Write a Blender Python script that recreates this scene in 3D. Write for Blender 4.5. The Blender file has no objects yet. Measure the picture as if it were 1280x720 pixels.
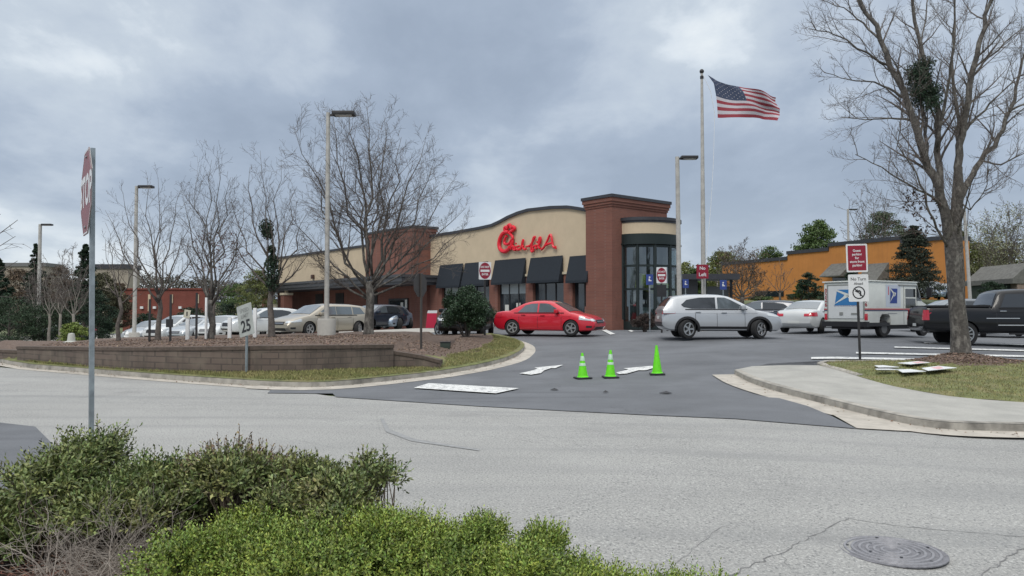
import bpy, bmesh, math, random
import numpy as np
from mathutils import Vector, Matrix, noise
random.seed(7)
R = math.radians
scene = bpy.context.scene
COL = scene.collection
# ------------------------------------------------------------ camera numbers
FPX, HROW, CZ = 950.0, 390.0, 1.6
PITCH = math.atan(30.0 / FPX)

def interp(x, ks):
    if x <= ks[0][0]: return ks[0][1]
    for (a, b), (c, d) in zip(ks, ks[1:]):
        if x <= c: return b + (d - b) * (x - a) / (c - a)
    return ks[-1][1]

NX, NY = .504, .864          # across the road, away from us
AK = [(-60, 0), (8, 0), (11.6, -.08), (16, -.09), (18, -.04), (20, .05), (24, .30), (29, .58), (34, .62), (48, .75),
      (56, .9), (66, 1.9), (80, 2.8), (110, 3.3)]
BK = [(-100, -1.6), (-60, -1.4), (-44, -1.0), (-33, -.35), (-27, 0), (-3, 0), (2, -.2), (12, -.25), (60, -.25)]
def T(x, y):
    return interp(NX*x + NY*y, AK) + interp(NY*x - NX*y, BK)

def G(px, row, off=0.0):
    """where the sight line through a spot of the photo meets the ground (plus off)"""
    dx, dy, dz = (px-640), FPX*math.cos(PITCH) - (360-row)*math.sin(PITCH), FPX*math.sin(PITCH) + (360-row)*math.cos(PITCH)
    lo, t = 0.0, 0.002
    while t < .4:
        if CZ + dz*t < T(dx*t, dy*t) + off: break
        lo = t; t *= 1.01
    a, b = lo, t
    for _ in range(30):
        m = (a+b)/2
        if CZ + dz*m < T(dx*m, dy*m) + off: b = m
        else: a = m
    return (dx*a, dy*a)

def X(px, d): return (px-640)/FPX*d
def Z(row, d): return CZ + (HROW-row)*d/FPX

# ------------------------------------------------------------ materials
MATS = {}
def mat(name, col, rough=.8, metal=0, var=0, scale=4, bump=0, bscale=30, spec=.5, coat=0, island=0, detail=6, col2=None, trans=0):
    if name in MATS: return MATS[name]
    m = bpy.data.materials.new(name); m.use_nodes = True; MATS[name] = m
    nt = m.node_tree; N = nt.nodes; L = nt.links
    b = N['Principled BSDF']
    b.inputs['Roughness'].default_value = rough; b.inputs['Metallic'].default_value = metal
    b.inputs['Specular IOR Level'].default_value = spec
    b.inputs['Coat Weight'].default_value = coat; b.inputs['Coat Roughness'].default_value = .05
    c = (*col, 1)
    b.inputs['Base Color'].default_value = c
    tc = N.new('ShaderNodeTexCoord')
    if trans: b.inputs['Transmission Weight'].default_value = trans
    out = None
    if var or col2:
        n = N.new('ShaderNodeTexNoise'); n.inputs['Scale'].default_value = scale; n.inputs['Detail'].default_value = detail
        n.inputs['Roughness'].default_value = .65
        L.new(tc.outputs['Object'], n.inputs['Vector'])
        rp = N.new('ShaderNodeValToRGB'); rp.color_ramp.elements[0].position = .32; rp.color_ramp.elements[1].position = .68
        if col2 is None:
            rp.color_ramp.elements[0].color = tuple(v*(1-var) for v in col) + (1,)
            rp.color_ramp.elements[1].color = tuple(min(1, v*(1+var)) for v in col) + (1,)
        else:
            rp.color_ramp.elements[0].color = (*col, 1); rp.color_ramp.elements[1].color = (*col2, 1)
        L.new(n.outputs['Fac'], rp.inputs['Fac']); out = rp.outputs['Color']
    if island:
        g = N.new('ShaderNodeNewGeometry'); h = N.new('ShaderNodeHueSaturation')
        mr = N.new('ShaderNodeMapRange'); mr.inputs['To Min'].default_value = 1-island; mr.inputs['To Max'].default_value = 1+island*1.2
        L.new(g.outputs['Random Per Island'], mr.inputs['Value']); L.new(mr.outputs[0], h.inputs['Value'])
        mr2 = N.new('ShaderNodeMapRange'); mr2.inputs['To Min'].default_value = .5-island*.05; mr2.inputs['To Max'].default_value = .5+island*.04
        ml = N.new('ShaderNodeMath'); ml.operation = 'MULTIPLY'; ml.inputs[1].default_value = 7.31
        fr = N.new('ShaderNodeMath'); fr.operation = 'FRACT'
        L.new(g.outputs['Random Per Island'], ml.inputs[0]); L.new(ml.outputs[0], fr.inputs[0]); L.new(fr.outputs[0], mr2.inputs['Value'])
        L.new(mr2.outputs[0], h.inputs['Hue'])
        h.inputs['Color'].default_value = c
        if out: L.new(out, h.inputs['Color'])
        out = h.outputs['Color']
    if out: L.new(out, b.inputs['Base Color'])
    if bump:
        n2 = N.new('ShaderNodeTexNoise'); n2.inputs['Scale'].default_value = bscale; n2.inputs['Detail'].default_value = 5
        L.new(tc.outputs['Object'], n2.inputs['Vector'])
        bp = N.new('ShaderNodeBump'); bp.inputs['Strength'].default_value = bump; bp.inputs['Distance'].default_value = .02
        L.new(n2.outputs['Fac'], bp.inputs['Height']); L.new(bp.outputs['Normal'], b.inputs['Normal'])
    return m

def add_mix(m, fac_builder, col, strength=1.0):
    """blend another real colour (a stain, a speckle) over the base colour"""
    nt = m.node_tree; N = nt.nodes; L = nt.links; b = N['Principled BSDF']
    mx = N.new('ShaderNodeMix'); mx.data_type = 'RGBA'
    src = b.inputs['Base Color'].links[0].from_socket if b.inputs['Base Color'].links else None
    if src: L.new(src, mx.inputs['A'])
    else: mx.inputs['A'].default_value = b.inputs['Base Color'].default_value
    mx.inputs['B'].default_value = (*col, 1)
    f = fac_builder(N, L)
    if strength != 1:
        k = N.new('ShaderNodeMath'); k.operation = 'MULTIPLY'; k.inputs[1].default_value = strength; L.new(f, k.inputs[0]); f = k.outputs[0]
    L.new(f, mx.inputs['Factor']); L.new(mx.outputs['Result'], b.inputs['Base Color'])

def f_noise(scale, lo, hi, detail=4, stretch=None, dist=0):
    def f(N, L):
        tc = N.new('ShaderNodeTexCoord'); n = N.new('ShaderNodeTexNoise')
        n.inputs['Scale'].default_value = scale; n.inputs['Detail'].default_value = detail; n.inputs['Distortion'].default_value = dist
        v = tc.outputs['Object']
        if stretch:
            mp = N.new('ShaderNodeMapping'); mp.inputs['Scale'].default_value = stretch[:3]
            mp.inputs['Rotation'].default_value = (0, 0, stretch[3] if len(stretch) > 3 else 0)
            L.new(v, mp.inputs['Vector']); v = mp.outputs[0]
        L.new(v, n.inputs['Vector'])
        mr = N.new('ShaderNodeMapRange'); mr.inputs['From Min'].default_value = lo; mr.inputs['From Max'].default_value = hi
        L.new(n.outputs['Fac'], mr.inputs['Value']); return mr.outputs[0]
    return f
def f_crack(scale, width, warp=.35):
    def f(N, L):
        tc = N.new('ShaderNodeTexCoord'); n = N.new('ShaderNodeTexNoise'); n.inputs['Scale'].default_value = 1.3; n.inputs['Detail'].default_value = 6
        L.new(tc.outputs['Object'], n.inputs['Vector'])
        sc = N.new('ShaderNodeVectorMath'); sc.operation = 'SCALE'; sc.inputs['Scale'].default_value = warp*3
        L.new(n.outputs['Color'], sc.inputs[0])
        ad = N.new('ShaderNodeVectorMath'); L.new(tc.outputs['Object'], ad.inputs[0]); L.new(sc.outputs[0], ad.inputs[1])
        v = N.new('ShaderNodeTexVoronoi'); v.feature = 'DISTANCE_TO_EDGE'; v.inputs['Scale'].default_value = scale
        L.new(ad.outputs[0], v.inputs['Vector'])
        mr = N.new('ShaderNodeMapRange'); mr.inputs['From Min'].default_value = 0; mr.inputs['From Max'].default_value = width
        mr.inputs['To Min'].default_value = 1; mr.inputs['To Max'].default_value = 0
        L.new(v.outputs['Distance'], mr.inputs['Value'])
        n2 = N.new('ShaderNodeTexNoise'); n2.inputs['Scale'].default_value = .45
        L.new(tc.outputs['Object'], n2.inputs['Vector'])
        m2 = N.new('ShaderNodeMapRange'); m2.inputs['From Min'].default_value = .47; m2.inputs['From Max'].default_value = .57
        L.new(n2.outputs['Fac'], m2.inputs['Value'])
        ml = N.new('ShaderNodeMath'); ml.operation = 'MULTIPLY'; L.new(mr.outputs[0], ml.inputs[0]); L.new(m2.outputs[0], ml.inputs[1])
        return ml.outputs[0]
    return f

def brick_mat(name, c1, c2, mortar, s=1.0, rot=None):
    if name in MATS: return MATS[name]
    m = mat(name, c1, .9, bump=.3)
    N = m.node_tree.nodes; L = m.node_tree.links; b = N['Principled BSDF']
    tc = N.new('ShaderNodeTexCoord'); mp = N.new('ShaderNodeMapping')
    sp = N.new('ShaderNodeSeparateXYZ'); L.new(tc.outputs['Object'], sp.inputs[0])
    ad = N.new('ShaderNodeMath'); L.new(sp.outputs['X'], ad.inputs[0]); L.new(sp.outputs['Y'], ad.inputs[1])
    cb = N.new('ShaderNodeCombineXYZ'); L.new(ad.outputs[0], cb.inputs['X']); L.new(sp.outputs['Z'], cb.inputs['Y'])
    br = N.new('ShaderNodeTexBrick'); br.inputs['Scale'].default_value = 1
    br.inputs['Brick Width'].default_value = .22*s; br.inputs['Row Height'].default_value = .08*s; br.inputs['Mortar Size'].default_value = .008*s
    br.inputs['Color1'].default_value = (*c1, 1); br.inputs['Color2'].default_value = (*c2, 1); br.inputs['Mortar'].default_value = (*mortar, 1)
    L.new(cb.outputs[0], br.inputs['Vector'])
    L.new(br.outputs['Color'], b.inputs['Base Color'])
    add_mix(m, f_noise(.8, .45, .75), tuple(v*.6 for v in c1), .5)
    return m

def glass_mat(name, tint, refl):
    m = bpy.data.materials.new(name); m.use_nodes = True; MATS[name] = m
    N = m.node_tree.nodes; L = m.node_tree.links; N.clear()
    o = N.new('ShaderNodeOutputMaterial'); t = N.new('ShaderNodeBsdfTransparent'); g = N.new('ShaderNodeBsdfGlossy')
    t.inputs[0].default_value = (*tint, 1); g.inputs['Roughness'].default_value = .03; g.inputs[0].default_value = (.9, .95, 1, 1)
    fr = N.new('ShaderNodeLayerWeight'); fr.inputs[0].default_value = .25; pw = N.new('ShaderNodeMath'); pw.operation = 'POWER'; pw.inputs[1].default_value = 3; L.new(fr.outputs['Facing'], pw.inputs[0])
    mr = N.new('ShaderNodeMapRange'); mr.inputs['To Min'].default_value = refl; mr.inputs['To Max'].default_value = .8; L.new(pw.outputs[0], mr.inputs['Value'])
    mx = N.new('ShaderNodeMixShader'); L.new(mr.outputs[0], mx.inputs[0]); L.new(t.outputs[0], mx.inputs[1]); L.new(g.outputs[0], mx.inputs[2])
    L.new(mx.outputs[0], o.inputs[0]); return m

# ------------------------------------------------------------ object helpers
def tag(o, label=None, cat=None, group=None, kind=None):
    if label: o['label'] = label
    if cat: o['category'] = cat
    if group: o['group'] = group
    if kind: o['kind'] = kind
    return o
def thing(name, label, cat, loc=(0, 0, 0), rz=0, group=None):
    o = bpy.data.objects.new(name, None); COL.objects.link(o); o.empty_display_size = .3
    o.location = loc; o.rotation_euler = (0, 0, rz); return tag(o, label, cat, group)
def copy_tree(o, parent=None):
    c = o.copy(); COL.objects.link(c); c.parent = parent
    for ch in list(o.children): copy_tree(ch, c)
    return c

class MB:
    def __init__(s): s.v = []; s.f = []; s.m = []
    def add(s, vs, fs, mi=0):
        n = len(s.v); s.v += [tuple(p) for p in vs]; s.f += [tuple(i+n for i in f) for f in fs]; s.m += [mi]*len(fs); return s
    def box(s, x0, x1, y0, y1, z0, z1, mi=0, fn=None):
        vs = [(x, y, z) for z in (z0, z1) for (x, y) in ((x0, y0), (x1, y0), (x1, y1), (x0, y1))]
        if fn: vs = [fn(*p) for p in vs]
        return s.add(vs, [(0, 3, 2, 1), (4, 5, 6, 7), (0, 1, 5, 4), (1, 2, 6, 5), (2, 3, 7, 6), (3, 0, 4, 7)], mi)
    def tube(s, pts, rads, n=6, mi=0, cap=True):
        pts = [Vector(p) for p in pts]
        if not hasattr(rads, '__len__'): rads = [rads]*len(pts)
        vs = []; d0 = None
        for i, p in enumerate(pts):
            d = (pts[min(i+1, len(pts)-1)] - pts[max(i-1, 0)])
            if d.length < 1e-9: d = Vector((0, 0, 1))
            d.normalize()
            a = d.orthogonal().normalized() if d0 is None else (d0 - d*d0.dot(d))
            if a.length < 1e-6: a = d.orthogonal()
            a.normalize(); d0 = a; b = d.cross(a)
            for k in range(n):
                t = 2*math.pi*k/n; vs.append(p + (a*math.cos(t) + b*math.sin(t))*rads[i])
        fs = [(i*n+k, i*n+(k+1) % n, (i+1)*n+(k+1) % n, (i+1)*n+k) for i in range(len(pts)-1) for k in range(n)]
        if cap: fs += [tuple(range(n-1, -1, -1)), tuple(range((len(pts)-1)*n, len(pts)*n))]
        return s.add(vs, fs, mi)
    def lathe(s, prof, n=20, mi=0, fn=None):
        """prof: (r,z) list about the z axis"""
        vs = [(r*math.cos(2*math.pi*k/n), r*math.sin(2*math.pi*k/n), z) for r, z in prof for k in range(n)]
        if fn: vs = [fn(*p) for p in vs]
        fs = [(i*n+k, i*n+(k+1) % n, (i+1)*n+(k+1) % n, (i+1)*n+k) for i in range(len(prof)-1) for k in range(n)]
        fs += [tuple(range(n-1, -1, -1)), tuple(range((len(prof)-1)*n, len(prof)*n))]
        return s.add(vs, fs, mi)
    def prism(s, poly, t0, t1, fn, mi=0):
        """2D outline extruded from t0 to t1; fn(a,b,t)->xyz"""
        n = len(poly); vs = [fn(a, b, t0) for a, b in poly] + [fn(a, b, t1) for a, b in poly]
        fs = [tuple(range(n-1, -1, -1)), tuple(range(n, 2*n))] + [(i, (i+1) % n, n+(i+1) % n, n+i) for i in range(n)]
        return s.add(vs, fs, mi)
    def mesh(s, name, mats, smooth=False, angle=40, recalc=True):
        me = bpy.data.meshes.new(name); me.from_pydata(s.v, [], s.f)
        for m in (mats if isinstance(mats, (list, tuple)) else [mats]): me.materials.append(m)
        me.polygons.foreach_set('material_index', s.m)
        if recalc:
            bm = bmesh.new(); bm.from_mesh(me); bmesh.ops.recalc_face_normals(bm, faces=bm.faces); bm.to_mesh(me); bm.free()
        if smooth:
            me.polygons.foreach_set('use_smooth', [True]*len(me.polygons)); me.set_sharp_from_angle(angle=R(angle))
        me.update(); return me
    def build(s, name, mats, parent=None, smooth=False, angle=40, bevel=0, recalc=True):
        me = s.mesh(name, mats, smooth, angle, recalc)
        if bevel:
            bm = bmesh.new(); bm.from_mesh(me)
            bmesh.ops.remove_doubles(bm, verts=bm.verts, dist=.0001)
            es = [e for e in bm.edges if len(e.link_faces) == 2 and e.calc_face_angle(0) > R(35)]
            bmesh.ops.bevel(bm, geom=es, offset=bevel, segments=2, affect='EDGES', clamp_overlap=True, profile=.6)
            bm.to_mesh(me); bm.free()
            me.polygons.foreach_set('use_smooth', [True]*len(me.polygons)); me.set_sharp_from_angle(angle=R(35))
        o = bpy.data.objects.new(name, me); COL.objects.link(o); o.parent = parent; return o

def cross(*fs): return None
def cards(name, P, D, Nn, L, Wd, material, parent=None):
    """many small leaves: centre, long direction, face normal, length, width (numpy)"""
    n = len(P); D = D/np.linalg.norm(D, axis=1)[:, None]
    S = np.cross(D, Nn); S /= (np.linalg.norm(S, axis=1)[:, None]+1e-9)
    Nn2 = np.cross(S, D)
    L = np.asarray(L)[:, None]; Wd = np.asarray(Wd)[:, None]
    v = np.stack([P - D*L*.5, P + S*Wd*.5 + Nn2*Wd*.15, P + D*L*.5 - Nn2*L*.1, P - S*Wd*.5 + Nn2*Wd*.15], 1).reshape(-1, 3)
    me = bpy.data.meshes.new(name)
    me.vertices.add(4*n); me.vertices.foreach_set('co', v.astype(np.float32).ravel())
    me.loops.add(4*n); me.loops.foreach_set('vertex_index', np.arange(4*n, dtype=np.int32))
    me.polygons.add(n); me.polygons.foreach_set('loop_start', np.arange(0, 4*n, 4, dtype=np.int32))
    me.materials.append(material); me.update(calc_edges=True); me.validate()
    o = bpy.data.objects.new(name, me); COL.objects.link(o); o.parent = parent; return o

FONT = {}
def text_mb(mb, txt, size, fn, depth=.004, mi=0, align='CENTER', bold=0, sx=1.0):
    """lettering as real geometry; fn(a,b,t)->xyz maps text plane to the sign"""
    cu = bpy.data.curves.new('t', 'FONT'); cu.body = txt; cu.size = size; cu.align_x = align; cu.align_y = 'CENTER'
    cu.offset = bold; cu.resolution_u = 3
    ob = bpy.data.objects.new('t', cu); COL.objects.link(ob)
    dg = bpy.context.evaluated_depsgraph_get(); me = bpy.data.meshes.new_from_object(ob.evaluated_get(dg))
    vs = [fn(v.co.x*sx, v.co.y, depth) for v in me.vertices]; fs = [tuple(p.vertices) for p in me.polygons]
    mb.add(vs, fs, mi); bpy.data.objects.remove(ob); bpy.data.curves.remove(cu); bpy.data.meshes.remove(me)

# ------------------------------------------------------------ common materials
M_WHITE = mat('white_paint', (.72, .73, .72), .5, var=.08, scale=3)
M_BLACK = mat('black_plastic', (.02, .021, .024), .55, var=.2)
M_DARKM = mat('dark_metal', (.035, .034, .035), .5, .3, var=.25)
M_GALV = mat('galvanised_steel', (.27, .31, .33), .5, .5, var=.25, scale=9)
M_POLE = mat('pale_pole_paint', (.40, .39, .36), .6, var=.18, scale=5)
M_CONC = mat('concrete', (.40, .385, .35), .9, var=.13, scale=2.5, bump=.3, bscale=60)
add_mix(M_CONC, f_noise(5, .55, .8), (.2, .19, .17), .5)
M_KERB = mat('kerb_concrete', (.36, .34, .30), .92, var=.25, scale=4, bump=.5, bscale=50)
add_mix(M_KERB, f_noise(2.2, .5, .72), (.10, .095, .085), .75)
M_GUT = mat('gutter_concrete', (.43, .40, .35), .92, var=.18, scale=3, bump=.3, bscale=60)
add_mix(M_GUT, f_noise(1.3, .5, .8), (.20, .18, .15), .5)
M_ROAD = mat('worn_asphalt', (.33, .33, .315), .93, var=.10, scale=.35, bump=.55, bscale=90)
add_mix(M_ROAD, f_noise(48, .52, .70, 2), (.62, .62, .59), .6)
add_mix(M_ROAD, f_noise(42, .54, .70, 2, (1.1, .9, 1, 1)), (.09, .095, .10), .7)
add_mix(M_ROAD, f_noise(110, .5, .7, 2), (.16, .165, .17), .5)
add_mix(M_ROAD, f_noise(1.0, .48, .72, 4, (.12, 1.6, 1, R(30))), (.21, .215, .215), .45)
add_mix(M_ROAD, f_noise(.55, .60, .72, 6), (.17, .17, .17), .35)
add_mix(M_ROAD, f_noise(9, .66, .74, 3), (.2, .2, .2), .3)
add_mix(M_ROAD, f_crack(.33, .003), (.2, .2, .2), .3)
M_LOT = mat('lot_asphalt', (.125, .133, .145), .9, var=.16, scale=.5, bump=.5, bscale=90)
add_mix(M_LOT, f_noise(1.2, .52, .7, 5, (.15, 1.5, 1, R(-62))), (.075, .08, .09), .5)
add_mix(M_LOT, f_noise(70, .52, .75, 3), (.24, .25, .26), .5)
add_mix(M_LOT, f_noise(.7, .5, .72, 5), (.17, .18, .195), .6)
add_mix(M_LOT, f_crack(.5, .005), (.05, .05, .052), .5)
M_LINE = mat('road_paint_white', (.74, .75, .73), .7, var=.1, scale=8)
add_mix(M_LINE, f_noise(9, .50, .66, 8), (.20, .21, .22), .75)
add_mix(M_LINE, f_noise(45, .52, .62, 4), (.16, .17, .18), .7)
M_GRASS = mat('lawn_soil', (.135, .15, .055), .95, var=.4, scale=3, bump=.6, bscale=40)
add_mix(M_GRASS, f_noise(1.6, .45, .68, 5), (.22, .185, .095), .8)
M_MULCH = mat('mulch', (.125, .088, .068), .95, var=.4, scale=14, bump=1, bscale=45)
add_mix(M_MULCH, f_noise(30, .55, .7, 3), (.24, .175, .14), .6)
M_BRICK = brick_mat('red_brick', (.215, .088, .062), (.18, .075, .054), (.20, .11, .09))
M_CREAM = mat('cream_stucco', (.55, .45, .315), .9, var=.06, scale=1.2, bump=.15, bscale=80)
M_CORN = mat('dark_cornice', (.045, .047, .055), .5, .2, var=.15)
M_AWN = mat('navy_awning_fabric', (.012, .018, .026), .8, var=.12, scale=6)
M_WGLASS = mat('dark_window_glass', (.018, .026, .032), .06, spec=.9, var=.3, scale=1.5)
M_CLEAR = glass_mat('clear_glass', (.58, .64, .64), .14)
M_BARK = mat('grey_bark', (.115, .10, .088), .95, var=.45, scale=7, bump=.9, bscale=30)
M_BARK2 = mat('pale_mottled_bark', (.085, .078, .07), .95, bump=1, bscale=22, var=.5, scale=12)
add_mix(M_BARK2, f_noise(9, .52, .66, 8, (1, 1, .45)), (.27, .255, .225), .6)
M_TWIG = mat('twig_bark', (.118, .102, .092), .95, var=.3, scale=5)
# ============================================================ THE GROUND
def pt_seg(p, a, b):
    ax, ay = a; bx, by = b; dx, dy = bx-ax, by-ay
    L = dx*dx+dy*dy or 1e-9; t = max(0, min(1, ((p[0]-ax)*dx+(p[1]-ay)*dy)/L))
    return math.hypot(p[0]-ax-t*dx, p[1]-ay-t*dy)
def dist_poly(p, poly, closed=True):
    n = len(poly); return min(pt_seg(p, poly[i], poly[(i+1) % n]) for i in range(n if closed else n-1))
def inside(p, poly):
    c = False; n = len(poly); x, y = p
    for i in range(n):
        x1, y1 = poly[i]; x2, y2 = poly[(i+1) % n]
        if (y1 > y) != (y2 > y) and x < (x2-x1)*(y-y1)/(y2-y1)+x1: c = not c
    return c

def sheet(name, poly, off, m, zf=None, grid=None, kind='structure', parent=None, smooth=False):
    bm = bmesh.new(); vs = [bm.verts.new((x, y, 0)) for x, y in poly]; bm.faces.new(vs)
    bmesh.ops.triangulate(bm, faces=bm.faces[:])
    def cut(co, no): bmesh.ops.bisect_plane(bm, geom=bm.verts[:]+bm.edges[:]+bm.faces[:], plane_co=co, plane_no=no, dist=1e-5)
    if grid:
        xs = [p[0] for p in poly]; ys = [p[1] for p in poly]
        x = math.ceil(min(xs)/grid)*grid
        while x < max(xs): cut((x, 0, 0), (1, 0, 0)); x += grid
        y = math.ceil(min(ys)/grid)*grid
        while y < max(ys): cut((0, y, 0), (0, 1, 0)); y += grid
    else:
        for k, _ in AK: cut((NX*k, NY*k, 0), (NX, NY, 0))
        for k, _ in BK: cut((NY*k, -NX*k, 0), (NY, -NX, 0))
    for v in bm.verts: v.co.z = (zf(v.co.x, v.co.y) if zf else T(v.co.x, v.co.y)) + off
    bmesh.ops.recalc_face_normals(bm, faces=bm.faces[:])
    if sum(f.normal.z for f in bm.faces) < 0: bmesh.ops.reverse_faces(bm, faces=bm.faces[:])
    me = bpy.data.meshes.new(name); bm.to_mesh(me); bm.free(); me.materials.append(m)
    if smooth: me.polygons.foreach_set('use_smooth', [True]*len(me.polygons))
    o = bpy.data.objects.new(name, me); COL.objects.link(o); o.parent = parent
    if kind and parent is None: o['kind'] = kind
    return o

def resample(pts, step):
    out = []
    for a, b in zip(pts, pts[1:]):
        n = max(1, int(math.dist(a, b)/step))
        out += [(a[0]+(b[0]-a[0])*i/n, a[1]+(b[1]-a[1])*i/n) for i in range(n)]
    return out + [pts[-1]]
def smooth_line(pts, it=2):
    for _ in range(it):
        q = [pts[0]]
        for a, b in zip(pts, pts[1:]):
            q += [(a[0]*.75+b[0]*.25, a[1]*.75+b[1]*.25), (a[0]*.25+b[0]*.75, a[1]*.25+b[1]*.75)]
        pts = q + [pts[-1]]
    return pts
def sweep(name, line, sec, m, zf=T, smooth=False, closed_sec=False):
    """sec: (offset to the left of travel, height)"""
    mb = MB(); n = len(line); k = len(sec)
    for i, p in enumerate(line):
        a = line[max(0, i-1)]; b = line[min(n-1, i+1)]
        dx, dy = b[0]-a[0], b[1]-a[1]; L = math.hypot(dx, dy) or 1; nx, ny = -dy/L, dx/L
        for o, h in sec: mb.v.append((p[0]+nx*o, p[1]+ny*o, zf(p[0], p[1])+h))
    for i in range(n-1):
        for j in range(k-1):
            mb.f.append((i*k+j, i*k+j+1, (i+1)*k+j+1, (i+1)*k+j)); mb.m.append(0)
    mb.f += [tuple(range(k)), tuple(range((n-1)*k, n*k))]; mb.m += [0, 0]
    return mb.build(name, m, None, smooth)
KERB = [(0, -.1), (0, .125), (.025, .15), (.16, .15), (.16, -.1)]

sheet('ground', [(-500, -60), (500, -60), (500, 700), (-500, 700)], -.03, mat('far_ground', (.10, .12, .055), .95, var=.35, scale=.4))
# the near road of pale worn asphalt
def uv(u, v): return (NX*u + NY*v, NY*u - NX*v)
edge = [G(*p) for p in ((-40, 455), (0, 459), (120, 470), (240, 480), (380, 490), (412, 495), (600, 507), (800, 517), (1070, 535), (1190, 540), (1285, 541))]
road = [uv(12.4, -60), uv(12.2, -35)] + edge + [(12, 9.4), (30, -2), (60, -22), (40, -50), (-70, -50), (-75, 55)]
sheet('road', road, 0, M_ROAD)
# the driveway and the car park, one dark asphalt
drive = [G(*p) for p in ((416, 492.5), (420, 496.8), (600, 508.5), (800, 519), (1070, 536.5), (1040, 521), (990, 500), (960, 488), (935, 474), (925, 464), (960, 455), (1020, 452), (1290, 455))]
drive += [(40, 22), (75, 10), (75, 34), (40, 52), (24, 60), (6, 76), (-20, 92), (-45, 80), (-60, 52), (-34, 30), (-22, 26.5), (-12, 26.5), (-6, 20), (-5, 15.6)]
sheet('driveway', drive, .012, M_LOT)
sheet('parking_lot', [(-60, 52), (-34, 31), (-20, 33), (-14, 34.5), (-6, 33.2), (-2, 40), (-24, 68), (-45, 80)], .024, mat('pale_lot_concrete', (.36, .35, .32), .9, var=.12, scale=1.2, bump=.2))
sheet('gutter_apron', [G(*p) for p in ((1040, 519), (1071, 536.6), (1130, 540), (1190, 542), (1290, 543.5), (1290, 535), (1150, 530), (1070, 512))], .018, M_GUT)
# asphalt patch of the side street at far left
sheet('side_street', [G(*p) for p in ((-90, 528), (0, 529), (44, 534), (70, 560), (90, 640), (60, 690), (-90, 690))], .010, M_LOT)

# ---- planting bed right in front of the camera
bedline = smooth_line([(-9, 7.6), (-5.2, 5.95), (-3.4, 5.35), (-1.6, 4.95), (-.2, 4.5), (.55, 3.9), (.9, 2.6), (1.0, -3)], 2)
sheet('planting_bed', bedline + [(-9, -3)], .12, M_MULCH, grid=.5, zf=lambda x, y: T(x, y)+.05*noise.noise(Vector((x*2, y*2, 0))))
sweep('bed_kerb', resample(bedline, .3), [(-o, h) for o, h in KERB], M_KERB)['kind'] = 'structure'
sweep('bed_gutter', resample(bedline, .3), [(.40, .008), (0, .02)], M_GUT)['kind'] = 'structure'

# ---- left island with its retaining wall
ifront_px = [(-70, 451), (0, 458), (120, 468), (240, 478), (380, 487.5), (450, 482), (520, 474), (590, 463.5), (636, 452), (655, 441), (656, 433), (640, 426), (622, 422)]
ifront = smooth_line([G(px, r, .0) for px, r in ifront_px], 2)
iback = [(-2.2, 31), (-6, 30.2), (-12, 30.6), (-19, 33), (-25, 36)]
ifront = [(-26, 31)] + ifront
outline = ifront + iback
WALL = [(-24, 29.3, .30), (-15.9, 24.9, .34), (-15.6, 24.3, .50), (-11.66, 21.3, .61), (-9.8, 20.1, .66), (-7.9, 19.3, .71), (-6.4, 18.85, .75), (-5.1, 18.85, .77), (-4.1, 19.5, .75), (-3.28, 20.4, .72), (-3.26, 20.5, .56), (-2.4, 20.6, .42), (-1.9, 20.55, .30)]
def wall_at(x):
    for a, b in zip(WALL, WALL[1:]):
        if a[0] <= x <= b[0]:
            t = (x-a[0])/(b[0]-a[0]); return a[1]+(b[1]-a[1])*t, a[2]+(b[2]-a[2])*t
    return None
def Zisl(x, y):
    e = dist_poly((x, y), outline); t = T(x, y)
    n = .05*noise.noise(Vector((x*1.1, y*1.1, 0))) * min(1, e*2)
    w = wall_at(x)
    if w:
        if y > w[0]: return min(max(w[1]-.02, t+.2) + .03*min(3, y-w[0]) , t+.15+.6*e) + n
        return t + .15 + .05*e + n*.6
    return min(t + .15 + .2*e, .72) + n
isl = sheet('island_bed', outline, 0, M_MULCH, zf=Zisl, grid=.2, smooth=True)
# grass on the front strip and round the nose of the island
def near_front(x, y):
    return min(pt_seg((x, y), a, b) for a, b in zip(ifront, ifront[1:]))
isl.data.materials.append(M_GRASS)
for p in isl.data.polygons:
    c = p.center; w = wall_at(c.x)
    if (w and c.y < w[0]) or (not w and near_front(c.x, c.y) < 1.0+.5*noise.noise(Vector((c.x*2, c.y*2, 3)))) or (c.x > -4 and near_front(c.x, c.y) < .9): p.material_index = 1
sweep('island_kerb', resample(ifront, .3), KERB, M_KERB)['kind'] = 'structure'
nose = [p for p in ifront if p[0] > -6]
sweep('island_gutter', resample(nose, .3), [(-.5, .02), (0, .035)], M_GUT)['kind'] = 'structure'
far = [p for p in ifront if p[0] <= -6]
sweep('roadside_gutter', resample(far + [nose[0]], .3), [(-.3, .008), (0, .02)], M_GUT)['kind'] = 'structure'
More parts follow.
